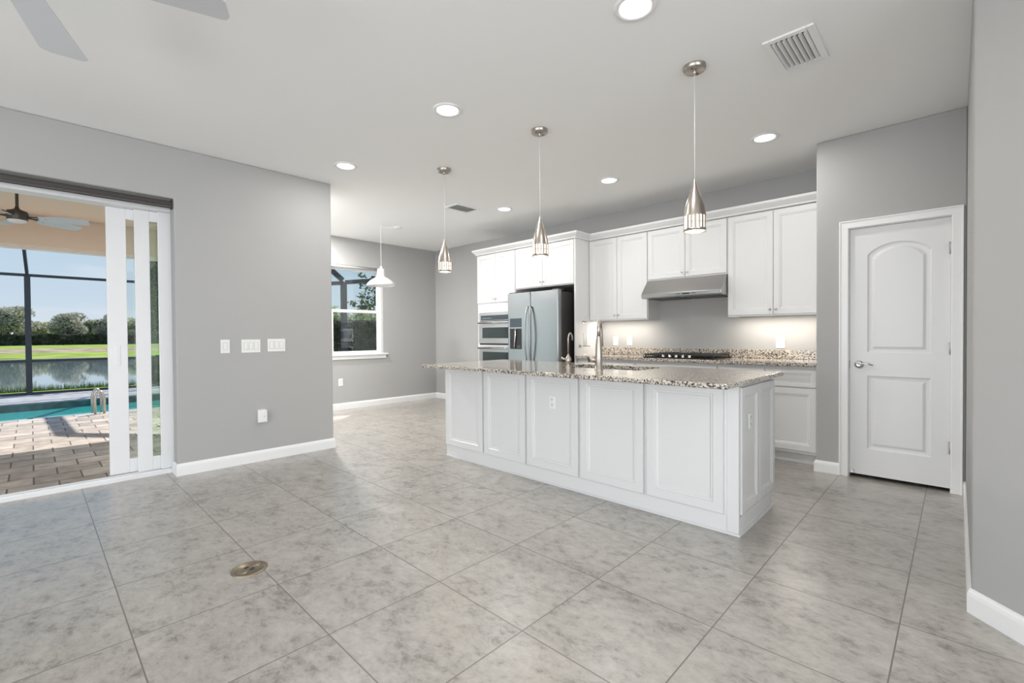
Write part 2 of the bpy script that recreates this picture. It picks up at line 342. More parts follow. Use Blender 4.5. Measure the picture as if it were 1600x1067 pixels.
def baseboard(name, pts, h, label, t=.014):
    """moulded skirting following pts on the floor plan, thickness on the left of travel"""
    prof = [(0, 0), (t, 0), (t, h*.72), (t*.8, h*.86), (t*.45, h*.93), (t*.3, h), (0, h)]
    n = len(pts); vs = []
    for i, p in enumerate(pts):
        p = Vector(p)
        d0 = (p - Vector(pts[i-1])).normalized() if i else None; d1 = (Vector(pts[i+1]) - p).normalized() if i < n-1 else None
        d0 = d0 or d1; d1 = d1 or d0
        n0 = Vector((-d0.y, d0.x)); n1 = Vector((-d1.y, d1.x)); m = (n0+n1).normalized(); k = 1/max(.3, m.dot(n0))
        for a, z in prof: vs.append((p.x + m.x*a*k, p.y + m.y*a*k, z))
    q = len(prof); fs = [(i*q+j, i*q+(j+1) % q, (i+1)*q+(j+1) % q, (i+1)*q+j) for i in range(n-1) for j in range(q)]
    fs += [tuple(range(q)), tuple((n-1)*q+j for j in reversed(range(q)))]
    return struct(MB().add(vs, fs).build(name, TRIM), label, 'baseboard')
baseboard('baseboard_left', [(XE, 5.54), (XE, YS), (XJ, YS), (XJ, 5.035)], .105, 'white baseboard below the light switches, wrapping the wall end')
baseboard('baseboard_nook', [(XK, 5.46), (XK, YW), (XE, YW)], .105, 'white baseboard round the breakfast nook')
baseboard('baseboard_pantry', [(5.0, YN), (XP, YN), (XP, .722)], .098, 'short white baseboard left of the pantry door', t=-.014)
baseboard('baseboard_right', [(XP, -.03), (XP, YP), (XD, YP), (XB, YP-(XD-XB)), (XB, YB)], .105, 'white baseboard along the right wall and its angled corner', t=-.014)

# ------------------------------------------------------------------ pantry door
d = thing('door_1', 'white two-panel pantry door with arched upper panel and lever handle', 'door', (XP, dy1, 0), -PI/2, kind='structure')
W = dy1 - dy0
def casing_profile(b, x0, x1, z0, z1, y0=-.018, y1=.0): b.box(x0, x1, y0, y1, z0, z1)
for x0, x1, nm in ((-.064, 0, 'casing'), (W, W+.064, 'casing')):
    MB().box(x0, x1, -.016, 0, 0, dz+.064).build(nm, TRIM, d, bev=.005)
b = MB(); b.box(-.064, W+.064, -.0165, 0, dz, dz+.064); b.build('casing', TRIM, d, bev=.005)
# thin raised outer moulding of the casing
b = MB(); b.box(-.064, -.052, -.022, -.015, 0, dz+.064); b.box(W+.052, W+.064, -.022, -.015, 0, dz+.064); b.box(-.052, W+.052, -.022, -.015, dz+.052, dz+.064)
b.build('casing_moulding', TRIM, d, bev=.003)
b = MB(); b.box(0, .004, .0, .12, 0, dz); b.box(W-.004, W, 0, .12, 0, dz); b.box(0.004, W-.004, 0, .12, dz-.004, dz); b.build('door_jamb', TRIM, d)
# leaf with moulded panels
def leaf(b, x0, x1, z0, z1, y, t, panels):
    """front face split in cells, each with a bridged inset outline"""
    NP = 64
    def rect(cx0, cx1, cz0, cz1):
        P = []; k = NP//4
        for i in range(k): P.append((cx0+(cx1-cx0)*i/k, cz0))
        for i in range(k): P.append((cx1, cz0+(cz1-cz0)*i/k))
        for i in range(k): P.append((cx1-(cx1-cx0)*i/k, cz1))
        for i in range(k): P.append((cx0, cz1-(cz1-cz0)*i/k))
        return P
    def outline(px0, px1, pz0, pz1, arch, ins):
        px0 += ins; px1 -= ins; pz0 += ins; pz1 -= ins; k = NP//4; P = []
        for i in range(k): P.append((px0+(px1-px0)*i/k, pz0))
        zs = pz1 - arch
        for i in range(k): P.append((px1, pz0+(zs-pz0)*i/k))
        for i in range(k):
            u = 1 - 2*i/k; P.append(((px0+px1)/2+(px1-px0)/2*u, zs + arch*(1-u*u)**.8 if arch else zs))
        for i in range(k): P.append((px0, zs-(zs-pz0)*i/k))
        return P
    for (cz0, cz1, px0, px1, pz0, pz1, arch) in panels:
        seq = [(rect(x0, x1, cz0, cz1), 0)]
        for ins, dep in ((0, 0), (.008, .008), (.022, .011), (.030, .011), (.046, .003), (.05, .002)):
            seq.append((outline(px0, px1, pz0, pz1, arch, ins), dep))
        vs = []; fs = []
        for P, dep in seq: vs += [(p[0], y+dep, p[1]) for p in P]
        for j in range(len(seq)-1):
            for i in range(NP): fs.append((j*NP+i, j*NP+(i+1) % NP, (j+1)*NP+(i+1) % NP, (j+1)*NP+i))
        fs.append(tuple((len(seq)-1)*NP+i for i in range(NP)))
        b.add(vs, fs)
    b.add([(x0,y,z0),(x1,y,z0),(x1,y,z1),(x0,y,z1),(x0,y+t,z0),(x1,y+t,z0),(x1,y+t,z1),(x0,y+t,z1)],
          [(0,4,5,1),(1,5,6,2),(2,6,7,3),(3,7,4,0),(4,7,6,5)])
b = MB(); g = .005
leaf(b, g, W-g, .03, dz-.006, .022, .035, [(.03, .95, .122, W-.112, .245, .85, 0), (.95, dz-.006, .122, W-.112, 1.04, 1.925, .085)])
b.build('door_leaf', DOORW, d)
for z in (.335, 1.08, 1.83):
    b = MB().cyl((W-.003, .012, z-.045), .0075, .09, 12); b.box(W-.016, W+.004, .010, .0225, z-.045, z+.045); b.build('hinge', HINGE, d)
b = MB().lathe([(.001, -.012), (.029, -.012), (.033, -.006), (.033, 0)], (.07, .022, .94), 32, 'y'); b.lathe([(.011, -.05), (.011, -.01)], (.07, .022, .94), 16, 'y', True)
h = b.build('door_handle', CHROME, d)
b = MB().tube([(.066, -.03, .945), (.10, -.032, .95), (.13, -.033, .948), (.165, -.030, .938)], [.009, .008, .007, .006], 12); b.build('lever', CHROME, h)
MB().box(-.004, .0045, .006, .03, .905, .975).build('strike_plate', GREYM, d)
b = MB().tube([(.03, .02, .055), (.03, -.02, .05)], .006); b.ball((.03, -.022, .05), .01); b.build('door_stop', PLAST, d)

# ------------------------------------------------------------------ nook window
d = thing('window_1', 'white double-hung sash window in the breakfast nook', 'window', (wx0, YW, 0), 0, kind='structure')
WW = wx1 - wx0
b = MB(); y0, y1 = .055, .125
b.box(0, .045, y0, y1, wz0, wz1); b.box(WW-.045, WW, y0, y1, wz0, wz1); b.box(.045, WW-.045, y0, y1, wz0, wz0+.02); b.box(.045, WW-.045, y0, y1, wz1-.04, wz1)
b.build('window_frame', VINYL, d, bev=.003)
zm = 1.635
b = MB(); a0, a1 = .045, WW-.045
b.box(a0, a0+.03, .085, .11, zm-.03, wz1-.04); b.box(a1-.03, a1, .085, .11, zm-.03, wz1-.04); b.box(a0+.03, a1-.03, .085, .11, zm-.03, zm+.005); b.box(a0+.03, a1-.03, .085, .11, wz1-.075, wz1-.04)
s_ = b.build('upper_sash', VINYL, d, bev=.002); MB().box(a0+.028, a1-.028, .095, .099, zm, wz1-.07).build('window_pane', PANE, s_)
b = MB(); b.box(a0, a0+.045, .06, .085, wz0+.02, zm+.02); b.box(a1-.04, a1, .06, .085, wz0+.02, zm+.02); b.box(a0+.045, a1-.04, .06, .085, wz0+.02, wz0+.05); b.box(a0+.045, a1-.04, .06, .085, zm-.025, zm+.02)
s_ = b.build('lower_sash', VINYL, d, bev=.002); MB().box(a0+.043, a1-.038, .07, .074, wz0+.045, zm-.02).build('window_pane', PANE, s_)
b = MB(); b.box(-.06, WW+.075, -.045, .055, wz0-.022, wz0+.002); b.box(-.03, WW+.045, -.018, -.001, wz0-.085, wz0-.022); b.build('window_sill', TRIM, d, bev=.006)
t = thing('roller_shade', 'rolled-up grey roller shade at the top of the nook window', 'window shade', (wx0, YW+.012, wz1), 0)
b = MB(); b.tube([(.012, .0, -.024), (WW-.012, .0, -.024)], .02, 16); b.build('roll', SHADEG, t)
for x0 in (.002, WW-.012): MB().box(x0, x0+.01, -.02, .03, -.05, -.001).build('bracket', PLAST, t)

# glass door added out of view to let light into the nook
d = thing('added_door_5', 'white framed glass door added unseen in the side wall of the nook', 'door', (XE-.10, 5.55, 0), PI/2, kind='structure')
b = MB(); b.box(0, .09, 0, .06, 0, 2.38); b.box(1.41, 1.5, 0, .06, 0, 2.38); b.box(.71, .79, 0, .06, .1, 2.28); b.box(.09, 1.41, 0, .06, 0, .1); b.box(.09, 1.41, 0, .06, 2.28, 2.38); b.build('door_frame', VINYL, d)
b = MB(); b.box(.09, .71, .028, .032, .1, 2.28); b.box(.79, 1.41, .028, .032, .1, 2.28); b.build('door_pane', PANE, d)

# ------------------------------------------------------------------ sliding patio door
b = MB(); b.box(-2.1, XJ+.08, 5.045, 5.185, 0, .028); b.box(-2.1, XJ+.08, 5.055, 5.066, .028, .04); b.box(-2.1, XJ+.08, 5.115, 5.122, .028, .04)
struct(b.build('trim_1', VINYL), 'white threshold track of the sliding patio door', 'door track')
b = MB(); b.box(-2.1, XJ+.08, 5.045, 5.185, 2.312, 2.44); b.box(-2.1, -2.04, 5.045, 5.185, .03, 2.312)
struct(b.build('trim_2', VINYL), 'white head frame above the sliding patio door', 'door frame')
def slide(name, x0, y0, label, glass, st=.13):
    d = thing(name, label, 'door', (x0, y0, .042), 0, kind='structure'); w_, h_ = .95, 2.268
    b = MB(); b.box(0, st, 0, .032, 0, h_); b.box(w_-.13, w_, 0, .032, 0, h_); b.box(st, w_-.13, 0, .032, 0, .118); b.box(st, w_-.13, 0, .032, 2.178, h_)
    b.build('door_frame', VINYL, d, bev=.003)
    MB().box(st-.002, w_-.128, .014, .018, .116, 2.18).build('door_pane', glass, d)
    return d
d = slide('door_2', .448, 5.145, 'leftmost of the stacked white sliding glass panels, with a recessed pull', PANE)
b = MB(); b.box(.045, .082, -.003, .001, .93, 1.10); b.build('door_handle', VINYL, d, bev=.002)
b = MB(); b.box(.056, .071, -.0045, -.002, .95, 1.08); b.build('door_pull', VINYL, d)
slide('door_3', .630, 5.103, 'middle of the stacked white sliding glass panels', PANED, .102)
slide('door_4', .786, 5.062, 'innermost white sliding glass panel beside the wall', PANED)
t = thing('roller_shade', 'long charcoal roller shade rolled up above the sliding patio door', 'window shade', (0, YS+.045, 2.352), 0)
MB().tube([(-2.08, 0, 0), (XJ-.012, 0, 0)], .031, 20).build('roll', SHADEF, t)
b = MB(); b.box(-2.08, XJ-.014, -.034, -.026, -.031, -.018); b.build('hem_bar', SHADEF, t)
b = MB(); b.box(XJ-.010, XJ-.003, -.03, .03, -.035, .048); b.build('bracket', GREYM, t)

# ------------------------------------------------------------------ marks and plates on the walls
for i, (x, z) in enumerate([(1.165, 1.686), (1.953, 1.685), (1.332, 2.206), (1.574, 2.12), (1.75, 2.13), (1.90, 2.14), (1.35, 1.70), (1.74, 1.68), (1.12, 1.69), (1.80, 1.95)]):
    tag(MB().cyl((x, YS-.0025, z), .004, .0035, 8, 'y').build('wall_anchor', SHADEG), 'tiny plastic anchor left in the grey wall above the switches', 'wall anchor', 'anchors in the switch wall')
for i, (x, z) in enumerate([(.976, 1.487), (3.841, 2.003), (.98, 1.41), (3.35, 1.713), (3.6, 1.626), (3.88, 1.516)]):
    if x > XD: tag(MB().cyl((x, YP-.001, z), .006, .003, 8, 'y').build('wall_anchor', SHADEG), 'tiny plastic anchor left in the grey wall right of the pantry door', 'wall anchor', 'anchors in the right wall')

def plate(name, label, cat, x, z, w_, h_, kind, n=1, loc=None, rz=0, th=.006):
    """wall plate centred at local (0,0), facing -Y"""
    t = thing(name, label, cat, loc, rz)
    MB().box(-w_/2, w_/2, -th, 0, -h_/2, h_/2).build('cover_plate', PLAST, t, bev=.0025)
    for k in range(n):
        cx = (k-(n-1)/2)*.046
        if kind == 'rocker':
            MB().box(cx-.0185, cx+.0185, -th-.0006, -th+.001, -.0352, .0352).build('rocker_gap_shade', SHADEG, t)  # grey outline put in for the shaded gap round the rocker
            r = MB().box(cx-.0165, cx+.0165, -th-.003, -th+.001, -.033, .033).build('rocker', PLAST, t, bev=.002)
        else:
            for sz in (-.021, .021):
                r = MB().box(cx-.0165, cx+.0165, -th-.002, -th+.001, sz-.0165, sz+.0165).build('socket', PLAST, t, bev=.004)
                s2 = MB(); s2.box(cx-.008, cx-.005, -th-.0026, -th-.001, sz-.002, sz+.008); s2.box(cx+.005, cx+.008, -th-.0026, -th-.001, sz-.002, sz+.008); s2.cyl((cx, -th-.0026, sz-.009), .0028, .0016, 10, 'y')
                s2.build('slots', DARKP, r)
    return t
plate('light_switch', 'single white light switch nearest the patio door', 'light switch', 0, 0, .075, .125, 'rocker', 1, (1.243, YS, 1.118))
plate('light_switch', 'three-rocker white light switch in the middle of the grey wall', 'light switch', 0, 0, .165, .125, 'rocker', 3, (1.46, YS, 1.117))
plate('light_switch', 'white light switch nearest the free end of the grey wall', 'light switch', 0, 0, .165, .125, 'rocker', 3, (1.69, YS, 1.121))
t = thing('wall_outlet', 'white outlet with a boxy plug-in device low on the patio wall', 'outlet', (1.545, YS, .44))
MB().box(-.036, .036, -.006, 0, -.06, .06).build('cover_plate', PLAST, t, bev=.0025)
b = MB(); b.box(-.04, .04, -.042, -.006, -.062, .055); o = b.build('plug_in_box', PLAST, t, bev=.006)
MB().cyl((.012, -.0435, -.004), .004, .002, 10, 'y').build('indicator', SHADEG, o)
plate('wall_outlet', 'white outlet low on the nook wall below the window', 'outlet', 0, 0, .075, .12, 'duplex', 1, (3.53, YW, .45))
plate('wall_outlet', 'white outlet above the backsplash, leftmost beside the faucet', 'outlet', 0, 0, .075, .12, 'duplex', 1, (XK, 3.325, 1.12), -PI/2)
plate('wall_outlet', 'white outlet above the backsplash, second from the tall side panel', 'outlet', 0, 0, .075, .12, 'duplex', 1, (XK, 3.115, 1.12), -PI/2)
plate('wall_outlet', 'white outlet under the right-hand wall cabinet', 'outlet', 0, 0, .085, .125, 'duplex', 1, (XK, 1.345, 1.11), -PI/2)

# ------------------------------------------------------------------ kitchen cabinets
DSTEP = [(.052, 0), (.056, .004), (.064, .004), (.070, .009), (.072, .0095)]
DR = [(.03, 0), (.034, .004), (.040, .004), (.046, .008), (.048, .0085)]
def knob(par, x, z):
    MB().lathe([(.0045, 0), (.0045, -.012), (.011, -.014), (.013, -.019), (.011, -.025), (.001, -.027)], (x, -.0005, z), 20, 'y').build('knob', CHROME, par)
def door(par, x0, x1, z0, z1, kx=None, kz=None, nm='door', steps=DSTEP):
    o = MB().panel(x0, x1, z0, z1, .019, steps, -.019).build(nm, CAB, par)
    if kx is not None: 
        k = MB().lathe([(.0045, 0), (.0045, -.012), (.011, -.014), (.013, -.019), (.011, -.025), (.001, -.027)], (kx, -.0195, kz), 20, 'y').build('knob', CHROME, o)
    return o
XU, XT, XBs = 5.15, 4.85, 4.87     # front planes of wall, tall and base cabinets
G = .0025
def wall_cabinet(y1, y0, z0, z1, label, group=None):
    """doors face -x; y1 is the left end seen from the room"""
    t = thing('wall_cabinet', label, 'cabinet', (XU+.019, y1, 0), -PI/2, group); w_ = y1-y0; dpt = XK-XU-.019
    b = MB(); b.box(0, w_, 0, dpt, z0+.015, z1); b.box(0, .016, 0, dpt, z0-.004, z0+.015); b.box(w_-.016, w_, 0, dpt, z0-.004, z0+.015); b.box(.016, w_-.016, 0, .018, z0-.004, z0+.015)
    b.build('carcass', CAB, t)
    m_ = w_/2
    door(t, .006, m_-G, z0+.012, z1-.008, m_-.028, z0+.062); door(t, m_+G, w_-.006, z0+.012, z1-.008, m_+.028, z0+.062)
    return t
wall_cabinet(3.528, 2.692, 1.385, 2.44, 'white two-door wall cabinet between the tall side panel and the range hood')
wall_cabinet(2.690, 1.772, 1.845, 2.44, 'short white two-door wall cabinet above the range hood')
wall_cabinet(1.770, YN+.003, 1.385, 2.44, 'large white two-door wall cabinet beside the pantry wall')
# oven tower
t = thing('oven_cabinet', 'tall white cabinet tower holding the microwave and wall oven', 'cabinet', (XT+.019, 5.42, 0), -PI/2)
w_ = 5.42-4.60; dp = XK-XT-.019
b = MB(); b.box(0, .04, 0, dp, .1, 2.44); b.box(w_-.04, w_, 0, dp, .1, 2.44); b.box(.04, w_-.04, dp-.01, dp, .1, 2.44); b.box(.04, w_-.04, 0, dp-.01, 1.555, 2.44); b.box(.04, w_-.04, 0, dp-.01, .1, .42); b.box(.04, w_-.04, .03, dp-.01, .0, .1)
b.box(.04, w_-.04, 0, dp-.01, 1.03, 1.06)
b.build('carcass', CAB, t)
door(t, .006, w_/2-G, 1.70, 2.432, w_/2-.028, 1.755); door(t, w_/2+G, w_-.006, 1.70, 2.432, w_/2+.028, 1.755)
door(t, .006, w_-.006, .125, .41, w_/2, .35, 'drawer', DR)
# refrigerator surround
t = thing('refrigerator_cabinet', 'white two-door cabinet with side panel above and around the refrigerator', 'cabinet', (XT+.019, 4.597, 0), -PI/2)
w_ = 4.597-3.53
b = MB(); b.box(.0, w_-.026, 0, dp, 1.86, 2.44); b.build('carcass', CAB, t)
MB().box(w_-.025, w_, -.019, dp, 0, 2.44).build('side_panel', CAB, t, bev=.002)
door(t, .012, .512-G, 1.872, 2.432, .512-.028, 1.93); door(t, .512+G, w_-.031, 1.872, 2.432, .512+.028, 1.93)
b = MB().box(.0, w_-.026, dp-.008, dp-.002, 0, 1.858); b.build('back_panel', DARKP, t)
# crown moulding over all wall cabinets
prof = [(0, 0), (-.012, .004), (-.014, .018), (-.028, .032), (-.046, .050), (-.056, .062), (-.058, .084), (0, .084)]
def crown(path):
    vs = []; n = len(path); q = len(prof)
    for i, p in enumerate(path):
        p = Vector(p)
        d0 = (p-Vector(path[i-1])).normalized() if i else None; d1 = (Vector(path[i+1])-p).normalized() if i < n-1 else None
        d0 = d0 or d1; d1 = d1 or d0
        n0 = Vector((-d0.y, d0.x)); n1 = Vector((-d1.y, d1.x)); m = (n0+n1).normalized(); k = 1/max(.3, m.dot(n0))
        for a, z in prof: vs.append((p.x+m.x*a*k, p.y+m.y*a*k, 2.441+z))
    return MB().add(vs, [(i*q+j, i*q+(j+1) % q, (i+1)*q+(j+1) % q, (i+1)*q+j) for i in range(n-1) for j in range(q)] + [tuple(range(q)), tuple((n-1)*q+j for j in reversed(range(q)))])
tag(crown([(XK-.002, 5.42), (XT, 5.42), (XT, 3.528), (XU, 3.528), (XU, YN+.003)][::1]).build('crown_moulding', CAB), 'white stepped crown moulding running along the top of all the kitchen cabinets', 'moulding')
# base cabinets
def base_cabinet(y1, y0, label, fronts):
    t = thing('base_cabinet', label, 'cabinet', (XBs+.019, y1, 0), -PI/2); w_ = y1-y0; dpt = XK-XBs-.019
    b = MB(); b.box(0, w_, 0, dpt, .1, .899); b.box(0, w_, .075, dpt, 0, .1); b.box(0, w_, .062, .075, 0, .018); b.build('carcass', CAB, t)
    m_ = w_/2
    if fronts == 'pair':
        for a0, a1, s in ((.006, m_-G, 1), (m_+G, w_-.02, -1)):
            door(t, a0, a1, .71, .865, None, None, 'drawer', DR); door(t, a0, a1, .125, .697)
    else:
        door(t, .006, w_-.006, .71, .865, None, None, 'drawer', DR); door(t, .006, m_-G, .125, .697); door(t, m_+G, w_-.006, .125, .697)
    return t
base_cabinet(3.528, 2.70, 'white base cabinet left of the cooktop, behind the island sink', 'pair')
base_cabinet(2.698, 1.774, 'wide white base cabinet below the cooktop', 'wide')
base_cabinet(1.772, YN+.003, 'white base cabinet with drawers beside the pantry wall', 'pair')
b = MB().box(4.828, XK-.001, YN+.002, 3.528, .9, .935); tag(b.build('countertop', GRAN, bev=.006, seg=3), 'speckled granite countertop along the kitchen wall', 'countertop')
b = MB().box(XK-.022, XK-.001, YN+.002, 3.528, .936, 1.028); tag(b.build('backsplash', GRAN, bev=.002), 'low speckled granite backsplash strip behind the cooktop', 'backsplash')
for y1, y0, wd, lb in ((3.50, 2.75, 11, 'thin under-cabinet light bar left of the range hood'), (1.73, .94, 13, 'thin under-cabinet light bar right of the range hood')):
    t = thing('under_cabinet_light', lb, 'light', (XK-.19, (y0+y1)/2, 1.398))
    MB().box(-.02, .02, -(y1-y0)/2, (y1-y0)/2, -.010, 0).build('housing', PLAST, t); MB().box(-.015, .015, -(y1-y0)/2+.01, (y1-y0)/2-.01, -.013, -.0101).build('lens', LEDS, t)
    o = light('under_cabinet_lamp', 'AREA', (0, 0, -.016), wd*.36, (1, .93, .82), (0, 0, PI/2), shape='RECTANGLE', size=y1-y0-.05, size_y=.02); o.parent = t

# ------------------------------------------------------------------ range hood
t = thing('range_hood', 'stainless steel under-cabinet range hood with sloped front', 'range hood', (0, 2.688, 0), 0)
w0 = -.914
pf = [(5.47, 1.62), (5.02, 1.62), (4.99, 1.628), (4.985, 1.668), (5.135, 1.838), (5.47, 1.838)]
b = MB(); n = len(pf)
b.add([(p[0], 0, p[1]) for p in pf] + [(p[0], w0, p[1]) for p in pf], [tuple(range(n)), tuple(reversed(range(n, 2*n)))] + [(i, i+n, (i+1) % n+n, (i+1) % n) for i in range(n)])
b.build('hood_body', STEELH, t, bev=.006, seg=3)
b = MB(); b.box(4.978, 4.990, w0+.01, -.01, 1.626, 1.668); o = b.build('front_lip', STEEL, t, bev=.003)
b = MB(); b.box(4.976, 4.9785, -.58, -.50, 1.642, 1.654)
for yy in (-.44, -.465, -.615, -.64): b.cyl((4.9755, yy, 1.648), .006, .003, 12, 'x')
b.build('control_buttons', BLACK, o)
b = MB(); b.box(5.05, 5.40, w0+.06, -.48, 1.614, 1.6195); b.box(5.05, 5.40, -.44, -.06, 1.614, 1.6195); b.build('grease_filter', GREYM, t)

# ------------------------------------------------------------------ cooktop
t = thing('cooktop', 'black gas cooktop with cast iron grates and silver knobs', 'cooktop', (4.90, 2.62, .936), 0)
MB().box(0, .52, -.80, 0, 0, .012).build('glass_top', ENAM, t, bev=.004)
for k in range(3):
    y_a = -.015-k*.258; y_b = y_a-.25; b = MB()
    for yy in (y_a, y_b): b.box(.03, .50, yy-.008, yy+.008, .028, .046)
    for xx in (.036, .494, .265): b.box(xx-.008, xx+.008, y_b, y_a, .028, .046)
    for j in range(1, 6 if k < 2 else 8):
        yy = y_a-(y_a-y_b)*j/(6 if k < 2 else 8); b.box(.04, .49, yy-.006, yy+.006, .030, .048)
    for xx in (.04, .49):
        for yy in (y_a, y_b): b.box(xx-.007, xx+.007, yy-.007, yy+.007, .012, .031)
    b.build('grate', IRON, t, bev=.002)
for (xx, yy) in ((.15, -.14), (.38, -.14), (.27, -.40), (.15, -.66), (.38, -.66)):
    MB().lathe([(.045, 0), (.045, .008), (.03, .012), (.03, .018), (.001, .02)], (xx, yy, .012), 20).build('burner', IRON, t)
for k in range(5):
    MB().lathe([(.019, 0), (.019, .006), (.016, .024), (.001, .026)], (.022, -.24-k*.075, .012), 20).build('knob', CHROME, t)

# ------------------------------------------------------------------ wall ovens
t = thing('microwave_oven', 'stainless built-in microwave oven, upper appliance in the tower', 'oven', (XT+.019, 5.376, 1.062), -PI/2)
w_ = .732
MB().box(.01, w_-.01, 0, .45, 0, .488).build('body', GREYM, t)
MB().box(0, w_, -.022, 0, .365, .49).build('control_panel', STEELO, t, bev=.003)
b = MB().box(.045, w_-.045, -.0245, -.022, .375, .447); o = b.build('display', DISP, t)
b = MB()
for k in range(6): b.box(.08+k*.035, .10+k*.035, -.0255, -.0244, .40, .408)
b.build('display_symbols', SHADEG, o)
b = MB(); b.box(0, w_, -.030, -.001, 0.02, .355); o = b.build('oven_door', STEELO, t, bev=.004)
MB().box(.085, w_-.085, -.033, -.030, .10, .262).build('oven_window', GLASSK, o)
b = MB(); b.tube([(.03, -.072, .332), (w_-.03, -.072, .332)], .011, 14); b.cyl((.06, -.072, .332), .007, .045, 10, 'y'); b.cyl((w_-.06, -.072, .332), .007, .045, 10, 'y'); b.build('door_handle', STEEL, t)
MB().box(0, w_, -.012, -.001, 0.0, .014).build('gap_shade_strip', DARKP, t)  # dark strip put in for the shaded gap between the two ovens
t = thing('wall_oven', 'stainless built-in wall oven, lower appliance in the tower', 'oven', (XT+.019, 5.376, .425), -PI/2)
MB().box(.01, w_-.01, 0, .45, 0, .60).build('body', GREYM, t)
b = MB(); b.box(0, w_, -.030, -.001, .02, .60); o = b.build('oven_door', STEELO, t, bev=.004)
MB().box(.09, w_-.09, -.033, -.030, .13, .53).build('oven_window', GLASSK, o)
b = MB(); b.tube([(.03, -.075, .585), (w_-.03, -.075, .585)], .011, 14); b.cyl((.06, -.075, .585), .007, .046, 10, 'y'); b.cyl((w_-.06, -.075, .585), .007, .046, 10, 'y'); b.build('door_handle', STEEL, t)

# ------------------------------------------------------------------ refrigerator
t = thing('refrigerator', 'stainless french door refrigerator with water dispenser in the left door', 'refrigerator', (4.66, 4.572, 0), -PI/2)
w_ = .905; hh = 1.785
MB().box(.004, w_-.004, .075, .74, .03, 1.765).build('body', GREYM, t, bev=.004)
def fdoor(x0, x1, z0, z1, cut=None):
    b = MB(); K = 10; prof = []
    for k in range(K+1):
        a = PI/2*k/K; prof.append((x0+.022-.022*math.cos(a) if 0 else x0+.022*(1-math.cos(a)), .022*(1-math.sin(a))))
    left = [(x0, .07)] + [(x0+.022*(1-math.cos(PI/2*k/6)), .022*(1-math.sin(PI/2*k/6))) for k in range(7)]
    right = [(x1-(p[0]-x0), p[1]) for p in reversed(left)]
    pl = left + right
    b.prism([(p[0], p[1]) for p in pl], z0, z1, 'z'); return b
sp = .425
dl = fdoor(0, sp-.002, .62, hh).build('left_door', STEEL, t, bev=.002)
dr = fdoor(sp+.002, w_, .62, hh).build('right_door', STEEL, t, bev=.002)
dz_ = fdoor(0, w_, .05, .61).build('freezer_drawer', STEEL, t, bev=.002)
MB().box(0.052, .268, -.004, .002, 1.315, 1.436).build('dispenser_display', DISP, dl, bev=.002)
b = MB(); b.box(.052, .268, -.004, -.0005, 1.012, 1.295); o = b.build('dispenser_recess', BLACK, dl)
b = MB(); b.tube([(.165, -.012, 1.29), (.17, -.018, 1.22), (.155, -.014, 1.12), (.14, -.010, 1.03)], .012, 10); b.build('dispenser_paddle', CHROME, o)
MB().box(.20, .262, -.012, -.004, 1.03, 1.06).build('dispenser_tray', GREYM, o)
for s_, nm in ((-1, 'left'), (1, 'right')):
    xx = sp + s_*.028; pts = []
    for k in range(17):
        u = k/16; z = .79+u*.80; pts.append((xx + s_*.022*math.sin(PI*u), -.012-.05*math.sin(PI*u)**.6, z))
    MB().tube(pts, .0125, 12).build('door_handle', STEEL, dl if s_ < 0 else dr)
MB().tube([(.06, -.01, .55), (.12, -.055, .55), (w_-.12, -.055, .55), (w_-.06, -.01, .55)], .012, 12).build('door_handle', STEEL, dz_)
for x0 in (w_-.12, .01): MB().box(x0, x0+.11, .03, .13, 1.787, 1.80).build('hinge_cover', GREYM, t)
# towel holder on the side panel
t = thing('paper_towel_holder', 'chrome paper towel holder mounted on the white side panel', 'towel holder', (4.98, 3.53, 1.21))
b = MB(); b.cyl((.03, -.004, .16), .022, .004, 20, 'y'); b.tube([(.03, -.004, .16), (.03, -.07, .16), (-.01, -.075, .16)], .006, 10); b.build('bracket', CHROME, t); b = MB()
b.cyl((-.05, -.004, -.155), .022, .004, 20, 'y'); b.tube([(-.05, -.004, -.155), (-.05, -.075, -.155), (.07, -.075, -.155)], .006, 10); b.build('bracket', CHROME, t)
b = MB().tube([(-.055, -.075, -.15), (-.055, -.075, .01)], .014, 16); b.build('arm', PLAST, t)
b = MB().tube([(-.01, -.075, .158), (-.01, -.075, -.15)], .0045, 8); b.build('rod', PLAST, t)

# ------------------------------------------------------------------ island
IX0, IX1, IY0, IY1, IH = 2.89, 3.61, .93, 3.70, .899
t = thing('kitchen_island', 'long white panelled kitchen island base under the granite top', 'kitchen island', (IX0, IY1, 0), -PI/2)
w_ = IY1-IY0; dp = IX1-IX0
b = MB(); b.prism([(.003, 0), (dp-.05, 0), (dp-.05, .085), (dp-.035, .10), (dp-.035, .12), (dp-.012, .15), (dp, .19), (dp, .64), (.003, .64)], .004, w_-.022, 'x')
b.prism([(.003, .64), (.09, .64), (.09, IH), (.003, IH)], .004, w_-.022, 'x'); b.prism([(dp-.03, .64), (dp, .64), (dp, IH), (dp-.03, IH)], .004, w_-.022, 'x')
b.prism([(.09, .64), (dp-.03, .64), (dp-.03, IH), (.09, IH)], .004, .6, 'x'); b.prism([(.09, .64), (dp-.03, .64), (dp-.03, IH), (.09, IH)], w_-.5, w_-.022, 'x')
b.build('carcass', CAB, t)
edges = [0.004, .558, 1.090, 1.634, 2.175, 2.70]
for a0, a1 in zip(edges[:-1], edges[1:]):
    MB().panel(a0+(.012 if a0 > .01 else 0), a1-.014, .118, IH-.004, .0215, [(.058, 0), (.062, .005), (.072, .005), (.079, .011), (.081, .0115)], -.019).build('front_panel', CAB, t)
b = MB(); b.box(2.705, w_, -.0005, .02, 0, IH); b.build('corner_post', CAB, t, bev=.002)
